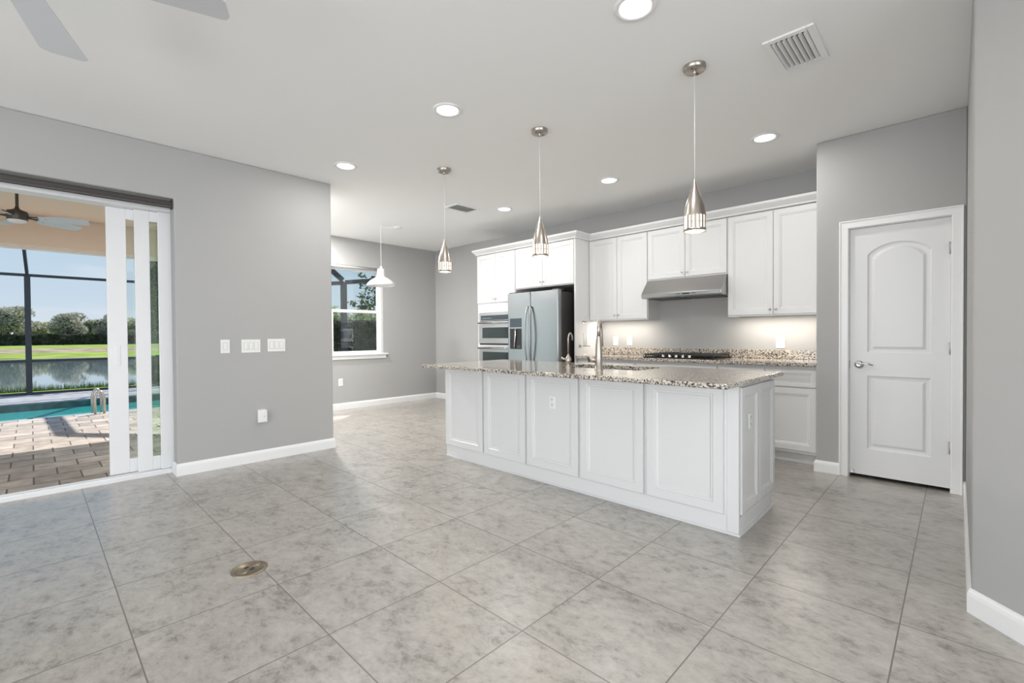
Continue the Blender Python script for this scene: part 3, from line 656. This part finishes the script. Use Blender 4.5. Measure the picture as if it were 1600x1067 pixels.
b = MB(); b.box(0, 2.70, -.003, .02, 0, .112); b.box(0, w_, -.012, -.0035, 0, .014); b.build('base_board', CAB, t, bev=.002)
# end facing -y: local x runs to +world x
te = bpy.data.objects.new('end_panel', None); 
bb = MB(); bb.prism([(.0201, 0), (dp-.05, 0), (dp-.05, .085), (dp-.035, .10), (dp-.035, .12), (dp-.012, .15), (dp, .19), (dp, IH), (.0201, IH)], w_-.021, w_-.006, 'x'); bb.build('end_skin', CAB, t)
def endpanel(l0, l1):
    q = MB().panel(l0, l1, .118, IH-.02, .014, [(.05, 0), (.054, .005), (.062, .005), (.069, .010), (.071, .0105)], -.014)
    # rotate local (-Y facing) to face +X of the island frame (world -y)
    q.v = [(w_-.006-y_, x_, z_) for x_, y_, z_ in q.v]; return q
endpanel(.035, .375).build('end_panel', CAB, t); endpanel(.385, dp-.004).build('end_panel', CAB, t)
b = MB(); b.box(w_+.0005, w_+.010, -.012, dp-.03, 0, .014); b.box(w_-.0055, w_-.0005, .0205, dp-.052, .0, .108); b.build('shoe_moulding', CAB, t)
bpy.data.objects.remove(te)
plate('island_outlet', 'white outlet on the front panels of the kitchen island', 'outlet', 0, 0, .07, .105, 'duplex', 1, (IX0-.0078, 2.33, .665), -PI/2)
plate('island_outlet', 'white outlet on the narrow end of the kitchen island', 'outlet', 0, 0, .06, .10, 'duplex', 1, (3.09, IY0+.0015, .66), 0)
# granite top with a sink cut-out
CX0, CX1, CY0, CY1 = 2.588, 3.72, .89, 3.715
SX0, SX1, SY0, SY1 = 3.16, 3.57, 1.72, 2.50
def rrect(x0, x1, y0, y1, r, n=8):
    P = []
    for cx, cy, a0 in ((x1-r, y1-r, 0), (x0+r, y1-r, PI/2), (x0+r, y0+r, PI), (x1-r, y0+r, 3*PI/2)):
        for k in range(n+1): P.append((cx+r*math.cos(a0+PI/2*k/n), cy+r*math.sin(a0+PI/2*k/n)))
    return P
outer = rrect(CX0, CX1, CY0, CY1, .02); inner = rrect(SX0, SX1, SY0, SY1, .07); n = len(outer); vs = []; fs = []
z0, z1, bv = .9, .93, .007
lps = [[(p[0], p[1], z1) for p in inner], [(p[0], p[1], z1) for p in rrect(CX0+bv, CX1-bv, CY0+bv, CY1-bv, .015)],
       [(p[0], p[1], z1-.3*bv) for p in rrect(CX0+.3*bv, CX1-.3*bv, CY0+.3*bv, CY1-.3*bv, .02)], [(p[0], p[1], z1-bv) for p in outer],
       [(p[0], p[1], z0+bv) for p in outer], [(p[0], p[1], z0) for p in rrect(CX0+bv, CX1-bv, CY0+bv, CY1-bv, .015)], [(p[0], p[1], z0) for p in inner]]
for lp in lps: vs += lp
m = len(lps)
for j in range(m):
    for i in range(n): fs.append((j*n+i, j*n+(i+1) % n, ((j+1) % m)*n+(i+1) % n, ((j+1) % m)*n+i))
tag(MB().add(vs, fs).build('island_countertop', GRAN), 'long speckled granite top resting on the kitchen island', 'countertop')
t = thing('sink', 'undermount stainless sink set into the island granite top', 'sink', ((SX0+SX1)/2, (SY0+SY1)/2, .9))
def rl2(x0, x1, y0, y1, r, z): return [(p[0]-(SX0+SX1)/2, p[1]-(SY0+SY1)/2, z-.9) for p in rrect(x0, x1, y0, y1, r)]
lps = [rl2(SX0-.02, SX1+.02, SY0-.02, SY1+.02, .08, .8995), rl2(SX0+.004, SX1-.004, SY0+.004, SY1-.004, .068, .8995), rl2(SX0+.012, SX1-.012, SY0+.012, SY1-.012, .06, .69), rl2(SX0+.06, SX1-.06, SY0+.06, SY1-.06, .04, .68)]
vs = [p for l_ in lps for p in l_]; fs = [(j*n+i, j*n+(i+1) % n, (j+1)*n+(i+1) % n, (j+1)*n+i) for j in range(3) for i in range(n)] + [tuple(3*n+i for i in range(n))]
MB().add(vs, fs).build('bowl', STEEL, t); MB().lathe([(.045, .0), (.04, .004), (.001, .003)], (0, 0, -.219), 20).build('drain', CHROME, t)
# faucet
t = thing('faucet', 'tall brushed nickel gooseneck faucet standing beside the island sink', 'faucet', (3.06, 2.01, .9302), .50)
MB().lathe([(.036, 0), (.036, .006), (.031, .012), (.028, .10), (.024, .20), (.017, .26)], (0, 0, 0), 28).build('base', NICK, t)
pts = [(0, 0, .25), (0, 0, .32)]
for k in range(1, 13):
    a = PI*k/12; pts.append((.085-.085*math.cos(a), 0, .32+.06*math.sin(a)))
MB().tube(pts, .0145, 16).build('spout', NICK, t)
MB().lathe([(.014, 0), (.018, -.02), (.022, -.10), (.024, -.14), (.020, -.15), (.001, -.15)], (.17, 0, .325), 24).build('spray_head', NICK, t)
b = MB().tube([(0, .02, .075), (0, .075, .078)], .020, 18); o = b.build('handle_body', NICK, t)
MB().tube([(0, .078, .078), (-.01, .085, .085), (-.05, .10, .12)], .006, 10).build('lever', NICK, o)
MB().tube([(0, .0765, .078), (0, .081, .078)], .022, 18).build('handle_ring', GREYM, o)
t = thing('filter_faucet', 'small brushed nickel drinking water faucet left of the tall faucet', 'faucet', (3.10, 2.335, .9302), .3)
MB().lathe([(.022, 0), (.022, .006), (.014, .014), (.014, .03), (.024, .05), (.026, .065), (.022, .08), (.010, .10), (.007, .115)], (0, 0, 0), 24).build('base', NICK, t)
pts = [(0, 0, .11), (0, 0, .24)]
for k in range(1, 10):
    a = PI*.92*k/9; pts.append((.034-.034*math.cos(a), -.012*k/9, .24+.045*math.sin(a)))
pts.append((.07, -.013, .225))
MB().tube(pts, .0068, 12).build('spout', NICK, t)
MB().tube([(0, .015, .065), (-.004, .04, .072), (-.01, .062, .083)], [.009, .008, .010], 12).build('lever', NICK, t)

# ------------------------------------------------------------------ pendants over the island
def pendant(loc, label):
    t = thing('pendant_light', label, 'pendant light', loc, 0, 'pendant lights over the island')
    b = MB().lathe([(.001, -.030), (.058, -.030), (.066, -.024), (.067, 0)], (0, 0, 0), 36); b.lathe([(.011, -.052), (.011, -.030)], (0, 0, 0), 16, cap0=True)
    c = b.build('canopy', NICK, t)
    b = MB()
    for sx in (-.04, .04): b.cyl((sx, 0, -.033), .006, .004, 10)
    b.build('canopy_screw', GREYM, c)
    MB().tube([(0, 0, -.05), (0, 0, -.70)], .0022, 8).build('cord', CORD, t)
    # shade z from -.692 (tip) to -1.014
    b = MB(); n = 48
    prof = [(.006, -.690), (.009, -.705), (.018, -.740), (.033, -.785), (.047, -.825), (.058, -.868), (.0635, -.905), (.065, -.915)]
    b.lathe(prof, (0, 0, 0), n)
    b.lathe([(.0655, -.995), (.0655, -1.012), (.0635, -1.012), (.0635, -.995)], (0, 0, 0), n)
    b.lathe([(.0653, -.957), (.0654, -.961)], (0, 0, 0), n); b.lathe([(.065, -.915), (.0652, -.920)], (0, 0, 0), n)
    m_ = 18
    for k in range(m_):          # bars between the slots
        a0 = 2*PI*k/m_; a1 = a0 + 2*PI/m_*.52
        for za, zb in ((-.915, -.995),):
            vs = [(.0653*math.cos(a), .0653*math.sin(a), z) for z in (za, zb) for a in (a0, a1)]
            b.add(vs, [(0, 1, 3, 2)])
    s_ = b.build('lamp_shade', NICKB, t)
    b = MB().lathe([(.05, -.90), (.0605, -.915), (.0605, -1.008), (.001, -1.010)], (0, 0, 0), 32); b.build('diffuser', WARMG, t)
    o = light('pendant_lamp', 'POINT', (0, 0, -1.05), 2.2, (1, .86, .68), shadow_soft_size=.04); o.parent = t
    return t
pendant((2.849, 1.171, CZ), 'nickel cone pendant light nearest the viewer over the island')
pendant((2.849, 2.42, CZ), 'nickel cone pendant light in the middle over the island')
pendant((2.849, 3.655, CZ), 'nickel cone pendant light farthest from the viewer over the island')

# nook pendant, swagged from a hook
t = thing('swag_pendant', 'white dome pendant light swagged from a ceiling hook in the nook', 'pendant light', (3.59, 6.12, CZ))
b = MB().lathe([(.001, -.022), (.05, -.02), (.06, -.008), (.06, 0)], (.27, -.035, 0), 28); b.build('canopy', TRIM, t)
b = MB().tube([(0, 0, 0), (0, 0, -.02), (.008, 0, -.03)], .004, 8); b.build('hook', TRIM, t)
pts = [(.25, -.03, -.02)] + [(.25*(1-k/8), -.03*(1-k/8), -.02-.035*math.sin(PI*k/8)) for k in range(1, 8)] + [(0, 0, -.022), (0, 0, -.62)]
MB().tube(pts, .0028, 8).build('cord', PLAST, t)
b = MB().lathe([(.001, -.61), (.012, -.61), (.016, -.64), (.05, -.655), (.052, -.665), (.052, -.755), (.056, -.77), (.10, -.79), (.155, -.825), (.195, -.865), (.212, -.90), (.209, -.90), (.19, -.868), (.15, -.83), (.09, -.80), (.05, -.79)], (0, 0, 0), 40)
b.build('lamp_shade', TRIM, t)
MB().ball((0, 0, -.83), .032).build('bulb', PLAST, t)

# ------------------------------------------------------------------ recessed lights, vents
def can(x, y, label, k=1):
    t = thing('recessed_light', label, 'ceiling light', (x, y, CZ), 0, 'recessed ceiling lights')
    MB().lathe([(.105, 0), (.105, -.004), (.098, -.009), (.082, -.010), (.076, -.004), (.074, -.001)], (0, 0, 0), 40).build('trim_ring', TRIM, t)
    MB().lathe([(.0755, -.0035), (.001, -.0042)], (0, 0, 0), 40).build('lens', LAMPG, t)
    o = light('recessed_lamp', 'AREA', (0, 0, -.012), CAN_W*k, (1, .975, .94), (0, 0, 0), shape='DISK', size=.14); o.parent = t
    return t
CANS = [(2.123, 1.171, 'round recessed ceiling light at the top edge, nearest the viewer'),
        (2.123, 2.679, 'round recessed ceiling light left of the middle pendant canopy'),
        (2.123, 4.248, 'round recessed ceiling light beside the end of the patio wall'),
        (4.287, 1.171, 'round recessed ceiling light right of the nearest pendant'),
        (4.287, 2.679, 'round recessed ceiling light in front of the range hood cabinets'),
        (4.287, 4.248, 'round recessed ceiling light in front of the refrigerator')]
for x, y, lb in CANS: can(x, y, lb)
can(-1.5, .9, 'added recessed ceiling light, unseen behind the viewer, left side'); can(-1.5, -2.0, 'added recessed ceiling light, unseen behind the viewer, far back left'); can(.9, -2.0, 'added recessed ceiling light, unseen behind the viewer, far back right')  # unseen lamps added behind the viewer for evener light

can(2.55, 5.75, 'added recessed fill light in the nook, hidden behind the patio wall, nearer', 7); can(2.85, 6.75, 'added recessed fill light in the nook, hidden behind the patio wall, beside the window', 7)  # unseen lamps added to brighten the nook walls

def vent(x0, x1, y0, y1, ns, label, along='x', tilt=1, fr=.035, back=None):
    t = thing('ceiling_vent', label, 'air vent', ((x0+x1)/2, (y0+y1)/2, CZ)); a = (x1-x0)/2; c = (y1-y0)/2
    b = MB(); z0, z1 = -.012, 0
    b.box(-a, a, -c, -c+fr, z0, z1); b.box(-a, a, c-fr, c, z0, z1); b.box(-a, -a+fr, -c+fr, c-fr, z0, z1); b.box(a-fr, a, -c+fr, c-fr, z0, z1); b.build('frame', TRIM, t, bev=.003)
    MB().box(-a+fr, a-fr, -c+fr, c-fr, -.0015, 0).build('duct', back or DARKP, t)
    for k in range(ns):
        if along == 'x':
            y = -c+fr+(2*c-2*fr)*(k+.5)/ns; hw = (c-fr)/ns*.74
            b = MB().add([(-a+fr, y-hw*tilt, -.003), (a-fr, y-hw*tilt, -.003), (a-fr, y+hw*.75*tilt, -.018), (-a+fr, y+hw*.75*tilt, -.018),
                          (-a+fr, y-hw*tilt, -.0045), (a-fr, y-hw*tilt, -.0045), (a-fr, y+hw*.75*tilt, -.0195), (-a+fr, y+hw*.75*tilt, -.0195)],
                         [(0,1,2,3),(7,6,5,4),(0,4,5,1),(1,5,6,2),(2,6,7,3),(3,7,4,0)])
        else:
            x = -a+fr+(2*a-2*fr)*(k+.5)/ns; hw = (a-fr)/ns*.85
            b = MB().add([(x-hw*tilt, -c+fr, -.003), (x-hw*tilt, c-fr, -.003), (x+hw*.75*tilt, c-fr, -.018), (x+hw*.75*tilt, -c+fr, -.018),
                          (x-hw*tilt, -c+fr, -.0045), (x-hw*tilt, c-fr, -.0045), (x+hw*.75*tilt, c-fr, -.0195), (x+hw*.75*tilt, -c+fr, -.0195)],
                         [(0,1,2,3),(7,6,5,4),(0,4,5,1),(1,5,6,2),(2,6,7,3),(3,7,4,0)])
        b.build('slat', TRIM, t)
    return t
vent(2.89, 3.30, .555, .805, 7, 'white slatted air vent in the ceiling near the pantry door', 'x', 1)
vent(3.68, 4.06, 4.47, 4.72, 8, 'small white air vent in the ceiling beyond the far pendant', 'y', -1, .03, SHADEG)

# ------------------------------------------------------------------ floor outlet
t = thing('floor_outlet', 'oval-looking round brass outlet cover set in the floor tiles', 'floor outlet', (.768, 2.64, 0), .55)
MB().lathe([(.085, .0), (.085, .003), (.079, .006), (.074, .006), (.073, .0045), (.001, .0045)], (0, 0, 0), 48).build('cover_ring', BRASS, t)
b = MB(); b.box(-.012, .012, -.024, -.008, .0046, .0056); b.box(-.012, .012, .010, .026, .0046, .0056); b.build('socket', DARKP, t)
for s_ in (-1, 1):
    MB().lathe([(.026, .0046), (.025, .0065), (.001, .0068)], (s_*.043, 0, 0), 24).build('screw_cap', BRASS, t)

# ------------------------------------------------------------------ ceiling fan (inside)
t = thing('ceiling_fan', 'grey-white bladed ceiling fan partly above the frame at upper left', 'ceiling fan', (-.07, 2.50, CZ))
MB().lathe([(.001, -.045), (.05, -.045), (.068, -.02), (.07, 0)], (0, 0, 0), 32).build('canopy', FANB, t)
MB().cyl((0, 0, -.17), .013, .13, 16).build('downrod', FANB, t)
MB().lathe([(.001, -.30), (.09, -.30), (.105, -.27), (.105, -.20), (.07, -.165), (.001, -.165)], (0, 0, 0), 36).build('motor', FANB, t)
for k, an in enumerate((73, 163, 253, 340)):
    a = math.radians(an); b = MB(); pts = []
    r0, r1, w0_, w1_ = .13, .715, .055, .088
    top = [(r0, -w0_), (r1-.02, -w1_), (r1, -w1_+.02), (r1+.004, w1_*.6), (r1-.012, w1_-.004), (r1-.03, w1_), (r0, w0_)]
    b.prism(top, -.249, -.242, 'z'); b.box(.06, .16, -.018, .018, -.255, -.249)
    b.v = [(x*math.cos(a)-y*math.sin(a), x*math.sin(a)+y*math.cos(a), z+y*.10) for x, y, z in b.v]
    b.build('blade', FANB, t)

# ------------------------------------------------------------------ lanai and pool deck
ZD = -.05
b = MB(); b.prism([(-14, 5.19), (2.12, 5.19), (2.12, YW+.13), (12, YW+.13), (12, 10.42), (-14, 10.42)], ZD-.25, ZD, 'z')
struct(b.build('pool_deck', PAVE), 'paver deck between the patio door and the pool', 'deck')
b = MB(); b.box(-14, 4.2, 13.05, 15.1, -.3, ZD); b.box(4.2, 12, 10.42, 15.1, -.3, ZD)
struct(b.build('pool_coping', COPING), 'grey concrete coping and deck strip on the far side of the pool', 'deck')
b = MB(); b.box(-14, 4.2, 13.035, 13.049, -1.3, ZD-.03); b.box(-14, 4.2, 10.421, 10.435, -1.3, ZD-.03); b.box(4.17, 4.199, 10.43, 13.04, -1.3, ZD-.03)
struct(b.build('pool_wall', TEALT), 'dark teal tiled walls of the pool', 'pool')
tag(MB().box(-14, 4.16, 10.437, 13.03, -1.2, -.20).build('pool_water', POOLW), 'still teal water filling the swimming pool', 'water', kind='stuff')
b = MB().prism([(-14, 5.31), (2.1, 5.31), (2.1, YW+.14), (3.2, YW+.14), (3.2, 8.58), (-14, 8.58)], 2.80, 2.95, 'z'); struct(b.build('lanai_ceiling', STUCCO), 'beige stucco ceiling of the covered patio with an added unseen shading extension', 'ceiling')  # part right of the nook side wall added unseen, shades the deck
b = MB().box(-14, 3.2, 8.60, 8.86, 2.405, 3.0); struct(b.build('lanai_beam', STUCCO), 'beige stucco beam across the open side of the covered patio', 'beam')  # right end lengthened out of view to shade the deck
b = MB().box(-14, 3.2, 8.861, 8.89, 2.38, 2.46); struct(b.build('trim_3', VINYL), 'white drip edge under the covered patio beam', 'trim')
b = MB(); b.box(3.21, 7.2, YW+.14, 8.02, 2.76, 2.9); struct(b.build('roof_eave', STUCCO), 'roof eave over the nook window', 'roof')
b = MB(); b.box(3.04, 3.2, YW+.14, 8.59, 2.405, 2.795)
struct(b.build('lanai_side_beam', STUCCO), 'beige side beam of the covered patio', 'beam')

# outdoor fan
t = thing('outdoor_ceiling_fan', 'dark ceiling fan with pale blades and a round light on the covered patio', 'ceiling fan', (-.078, 6.85, 2.80))
MB().lathe([(.001, -.05), (.05, -.05), (.06, -.01), (.06, 0)], (0, 0, 0), 24).build('canopy', GREYM, t)
MB().lathe([(.013, -.30), (.012, -.04)], (0, 0, 0), 16).build('downrod', GREYM, t)
MB().lathe([(.012, -.26), (.02, -.285), (.045, -.30), (.075, -.31), (.082, -.33), (.082, -.365), (.075, -.385), (.078, -.40)], (0, 0, 0), 32, cap1=True).build('motor', GREYM, t)
MB().lathe([(.074, -.4005), (.072, -.415), (.05, -.425), (.001, -.428)], (0, 0, 0), 32).build('light_globe', PLAST, t)
for an in (-18, 30, 100, 172, 245):
    a = math.radians(an); b = MB()
    b.prism([(.16, -.035), (.30, -.068), (.50, -.062), (.56, -.045), (.55, .05), (.30, .068), (.17, .045)], -.372, -.366, 'z')
    b.v = [(x*math.cos(a)-y*math.sin(a), x*math.sin(a)+y*math.cos(a), z-y*.30) for x, y, z in b.v]
    bl = b.build('blade', OFANB, t)
    b = MB(); b.tube([(.06, 0, -.362), (.12, .004, -.360), (.22, 0, -.361)], [.012, .008, .012], 10)
    b.v = [(x*math.cos(a)-y*math.sin(a), x*math.sin(a)+y*math.cos(a), z) for x, y, z in b.v]; b.build('blade_arm', GREYM, bl)

# pool ladder rails
t = thing('pool_ladder', 'pair of curved metal pool ladder rails at the deck edge', 'pool ladder', (.78, 10.35, ZD))
for dy, zb in ((-.08, 0), (.45, -.5)):
    pts = [(-.055, dy, zb)] + [(-.06*math.cos(PI*k/12), dy, .20+.17*math.sin(PI*k/12)) for k in range(13)] + [(.055, dy, zb)]
    MB().tube(pts, .019, 12).build('rail', LADM, t)

# screen enclosure
def bar(b, p, q, w_=.05, h_=.05):
    p, q = Vector(p), Vector(q); d_ = (q-p).normalized(); sd = d_.cross(Vector((0, 0, 1)))
    if sd.length < .01: sd = Vector((1, 0, 0))
    sd.normalize(); u_ = sd.cross(d_).normalized()
    vs = [a + sd*sx*w_/2 + u_*sz*h_/2 for a in (p, q) for sx, sz in ((-1,-1),(1,-1),(1,1),(-1,1))]
    return b.add(vs, [(0,3,2,1),(4,5,6,7),(0,1,5,4),(1,2,6,5),(2,3,7,6),(3,0,4,7)])
YC = 14.95
t = thing('screen_enclosure', 'dark bronze aluminium frame of the pool screen enclosure', 'screen enclosure', (0, YC, ZD))
xs = [-8.7, -5.85, -2.95, -.038, 2.68, 5.8]
for x in xs:
    MB().box(x-.05, x+.05, -.05, .05, 0, 2.68).build('post', BRONZE, t)
for z, hh_ in ((.03, .05), (.755, .05), (2.67, .06)):
    MB().box(xs[0]+.05, xs[-1]-.05, -.025, .025, z-hh_/2, z+hh_/2).build('rail', BRONZE, t)
for x in xs:
    b = MB()
    bar(b, (x, -.03, 2.70), (x-.06, -.9, 3.5), .05, .12)
    if x < 2: bar(b, (x-.06, -.9, 3.5), (x, 8.9-YC, 2.95), .05, .16)
    elif x < 3: bar(b, (x-.06, -.9, 3.5), (x, 10.4-YC, 3.4), .15, .10); bar(b, (x, 10.4-YC, 3.4), (x+1.2, 8.4-YC, 3.1), .15, .10)
    b.build('roof_beam', BRONZE, t)
# cage wall seen through the nook window
t = thing('screen_enclosure', 'dark frame of the screen enclosure seen through the nook window', 'screen enclosure', (4.67, 9.5, ZD))
MB().box(-.05, .05, -.05, .05, 0, 2.42).build('post', BRONZE, t)
b = MB(); bar(b, (-1.9, 0, 2.20), (0, 0, 2.40), .05, .08); b.build('eave_rail', BRONZE, t)
b = MB(); bar(b, (0.05, 0, 2.42), (2.6, 0, 2.78), .05, .09); b.build('eave_rail', BRONZE, t)
b = MB(); bar(b, (-.02, 0, 2.46), (-.75, .02, 3.05), .05, .10); b.build('roof_beam', BRONZE, t)

# ------------------------------------------------------------------ lake, banks, planting
def ground(name, m_, prof, x0, x1, nx, label, cat, amp=0, ph=0):
    vs = []; rn = random.Random(3)
    for j, (y, z) in enumerate(prof):
        for i in range(nx+1):
            x = x0+(x1-x0)*i/nx; k = amp*math.sin(x*.13+ph+j)+amp*.6*math.sin(x*.31+j*2)
            vs.append((x, y+(k if 0 < j < len(prof)-1 else 0), z))
    fs = [(j*(nx+1)+i, j*(nx+1)+i+1, (j+1)*(nx+1)+i+1, (j+1)*(nx+1)+i) for j in range(len(prof)-1) for i in range(nx)]
    return struct(MB().add(vs, fs, True).build(name, m_), label, cat)
ground('near_lawn', GRASS, [(15.11, -.2), (18, -.25), (22, -.55), (25.5, -.95)], -40, 60, 60, 'strip of grass between the screen enclosure and the lake', 'lawn', .25)
tag(MB().box(-160, 220, 23, 75, -1.4, -.80).build('lake_water', LAKEW), 'calm lake behind the pool reflecting sky and trees', 'water', kind='stuff')
ground('far_lawn', GRASS, [(65, -1.0), (68, -.72), (84, -.45), (100, -.28), (140, .0), (260, .1)], -200, 320, 120, 'bright green far bank of the lake', 'lawn', 1.2)
ground('sandy_bank', BANK, [(79, -.62), (82, -.22), (92, -.15), (96, -.45)], -60, 18, 60, 'strip of bare sandy soil along the far lake bank', 'bank', 1.6)
b = MB(); rn = random.Random(5)
for k in range(4500):
    x = rn.uniform(-3, 7); y = 24.6+rn.uniform(-.5, .25); z = -.85; h_ = rn.uniform(.12, .42); a = rn.uniform(0, PI); w2 = .012
    lx, ly = rn.uniform(-.08, .08), rn.uniform(-.08, .08)
    b.add([(x-w2*math.cos(a), y-w2*math.sin(a), z), (x+w2*math.cos(a), y+w2*math.sin(a), z), (x+lx, y+ly, z+h_)], [(0, 1, 2)])
tag(b.build('shore_grass', BLADE), 'tufts of tall grass along the near lake shore', 'grass', kind='stuff')

def leaves(b, c, r, n, size, rn, shell=.55):
    for k in range(n):
        while True:
            p = Vector((rn.uniform(-1, 1), rn.uniform(-1, 1), rn.uniform(-1, 1)))
            if shell < p.length < 1: break
        p = Vector((c[0]+p.x*r[0], c[1]+p.y*r[1], c[2]+p.z*r[2]))
        u_ = Vector((rn.gauss(0, 1), rn.gauss(0, 1), rn.gauss(0, .7))).normalized(); v_ = u_.orthogonal().normalized(); v_.rotate(Matrix.Rotation(rn.uniform(0, 6.28), 3, u_))
        s = size*rn.uniform(.6, 1.3); w2 = u_.cross(v_)
        b.add([p-v_*s, p+w2*s*.45, p+v_*s, p-w2*s*.45+u_*s*.2], [(0, 1, 2), (0, 2, 3)])
def tree(label, loc, h_, r, m_, seed, n=1500, size=.3, trunk=True, group=None, name='tree', lobes=7, sh=.35):
    t = thing(name, label, 'tree', loc, 0, group); rn = random.Random(seed); b = MB()
    cz = h_*.62
    for k in range(lobes):
        a = rn.uniform(0, 2*PI); q = rn.uniform(.1, .75)*r; zz = cz+rn.uniform(-.25, .34)*h_
        leaves(b, (q*math.cos(a), q*math.sin(a), zz), (r*rn.uniform(.35, .6), r*rn.uniform(.35, .6), h_*rn.uniform(.12, .22)), n//lobes, size, rn, .0)
    leaves(b, (0, 0, cz), (r*.75, r*.75, h_*.33), n//2, size, rn, 0)
    b.build('foliage', m_, t)
    if trunk:
        b = MB(); b.tube([(0, 0, 0), (.05*r, 0, h_*.3), (0, .05*r, h_*.6)], [.05*r, .04*r, .02*r], 8)
        for k in range(5):
            a = k*1.26; b.tube([(0, 0, h_*.25), (r*.4*math.cos(a), r*.4*math.sin(a), h_*.7)], [.025*r, .008*r], 6)
        b.build('trunk', BARK, t)
    return t
far = [(-3.2, 133, 7.6, 3.8, LEAFG, 'large grey-green tree at the far left beyond the lake'),
       (1.4, 140, 4.6, 2.6, LEAFY, 'low olive tree right of the far-left tree beyond the lake'),
       (4.9, 134, 6.2, 3.8, LEAFG, 'wide grey-green tree beyond the lake, right of the enclosure post'),
       (8.6, 140, 5.2, 2.4, LEAFY, 'small olive tree beyond the lake, between two grey-green trees'),
       (11.4, 135, 6.0, 3.0, LEAFG, 'grey-green tree beyond the lake beside the white door panel'),
       (15.6, 138, 5.6, 3.8, LEAFY, 'olive tree beyond the lake seen through the narrow door glass'),
       (20.5, 136, 6.2, 4.0, LEAFG, 'grey-green tree beyond the lake, rightmost of the far row')]
for i, (x, y, h_, r, m_, lb) in enumerate(far): tree(lb, (x, y, -.05), h_, r, m_, 20+i, 2600, .30, group='trees beyond the lake')
b = MB(); rn = random.Random(9)
for k in range(9):
    tree('olive tree, haze-paled in colour, far behind the row of trees beyond the lake', (-9+k*4.3+rn.uniform(-1, 1), 152+rn.uniform(-3, 3), 0), rn.uniform(3.8, 4.9), rn.uniform(2.3, 3.0), LEAFY if k % 2 else LEAFG, 50+k, 700, .45, True, 'distant trees behind the far row')
def hedge(label, x0, x1, y, z0, h_, dpt, m_, n, size, seed, cat='hedge'):
    t = thing('hedge', label, cat, ((x0+x1)/2, y, z0)); rn = random.Random(seed); a = (x1-x0)/2
    b = MB(); b.box(-a+size*.5, a-size*.5, -dpt/2+size*.4, dpt/2-size*.4, 0, h_-size*.5)
    for k in range(n):
        f = rn.random()
        if f < .72: p = Vector((rn.uniform(-a, a), -dpt/2+rn.uniform(-.2, .5)*size, rn.uniform(0, h_)))
        else: p = Vector((rn.uniform(-a, a), rn.uniform(-dpt/2, dpt/2), h_+rn.uniform(-.7, .5)*size))
        u_ = Vector((rn.gauss(0, 1), rn.gauss(0, 1), rn.gauss(0, 1))).normalized(); v_ = u_.orthogonal(); w2 = u_.cross(v_); s = size*rn.uniform(.5, 1.2)
        b.add([p-v_*s, p+w2*s*.5, p+v_*s, p-w2*s*.5], [(0, 1, 2), (0, 2, 3)])
    b.build('foliage', m_, t); return t
hedge('long dark clipped hedge on the far side of the lake', -40, 60, 131, -.1, 2.1, 1.6, HEDGE, 9000, .28, 11)
hedge('clipped hedge, shaded dark in its colour, seen low through the nook window', 4.0, 12.0, 13.6, -.3, 1.95, 1.0, HEDGEN, 15000, .055, 12)
struct(MB().box(3.6, 14, 15.11, 30, -.4, -.21).build('side_lawn', GRASS), 'grass behind the hedge outside the nook window', 'lawn')
t = thing('shrub', 'top leaves of the hedge, sunlit by a lighter colour, outside the nook window', 'shrub', (7.6, 14.8, -.2)); rn = random.Random(33); b = MB()
for k in range(24): leaves(b, (-3.3+k*.29, rn.uniform(-.3, .3), 1.9+rn.uniform(-.2, .28)), (.34, .3, .30), 170, .07, rn, 0)
b.build('foliage', LEAFM, t)
# branching tree at upper right of the nook window
t = thing('tree', 'sparse leafy branches of a tree outside the nook window', 'tree', (12.0, 18.0, -.25)); rn = random.Random(44)
bt = MB(); bt.tube([(0, 0, 0), (-.1, 0, 2.0), (-.2, .1, 4.0), (0, .1, 6.0)], [.16, .13, .10, .05], 10); bl = MB()
for k in range(22):
    z = 2.2+k*.17; a = PI+rn.uniform(-1.0, 1.0); ln = rn.uniform(1.6, 3.0); p = Vector((-.1, 0, z)); e_ = p + Vector((math.cos(a)*ln, math.sin(a)*ln*.6, rn.uniform(-.1, .9)))
    bt.tube([p, (p+e_)/2+Vector((0, 0, .12)), e_], [.04, .025, .008], 6)
    for j in range(9):
        u = rn.uniform(.3, 1.05); q = p.lerp(e_, u) + Vector((rn.gauss(0, .16), rn.gauss(0, .16), rn.gauss(0, .16)))
        leaves(bl, q, (.20, .2, .14), 26, .075, rn, 0)
bt.build('trunk', BARK, t); bl.build('foliage', LEAFD, t)
# tree and shrub seen through the narrow door glass
tree('dark dense tree seen through the narrow glass of the door panels', (3.25, 18.4, -.25), 5.0, 1.15, LEAFD, 61, 7000, .085, lobes=12)
t = thing('shrub', 'dark low shrub by the lake seen through the narrow door glass', 'shrub', (2.75, 17.6, -.25)); b = MB(); rn = random.Random(62)
leaves(b, (0, 0, .45), (.5, .4, .5), 1800, .06, rn, 0); b.build('foliage', LEAFD, t)

# nook window passes sky light, the nook door also an added lamp; small lamp of the swag pendant is off
S.render.film_transparent = False
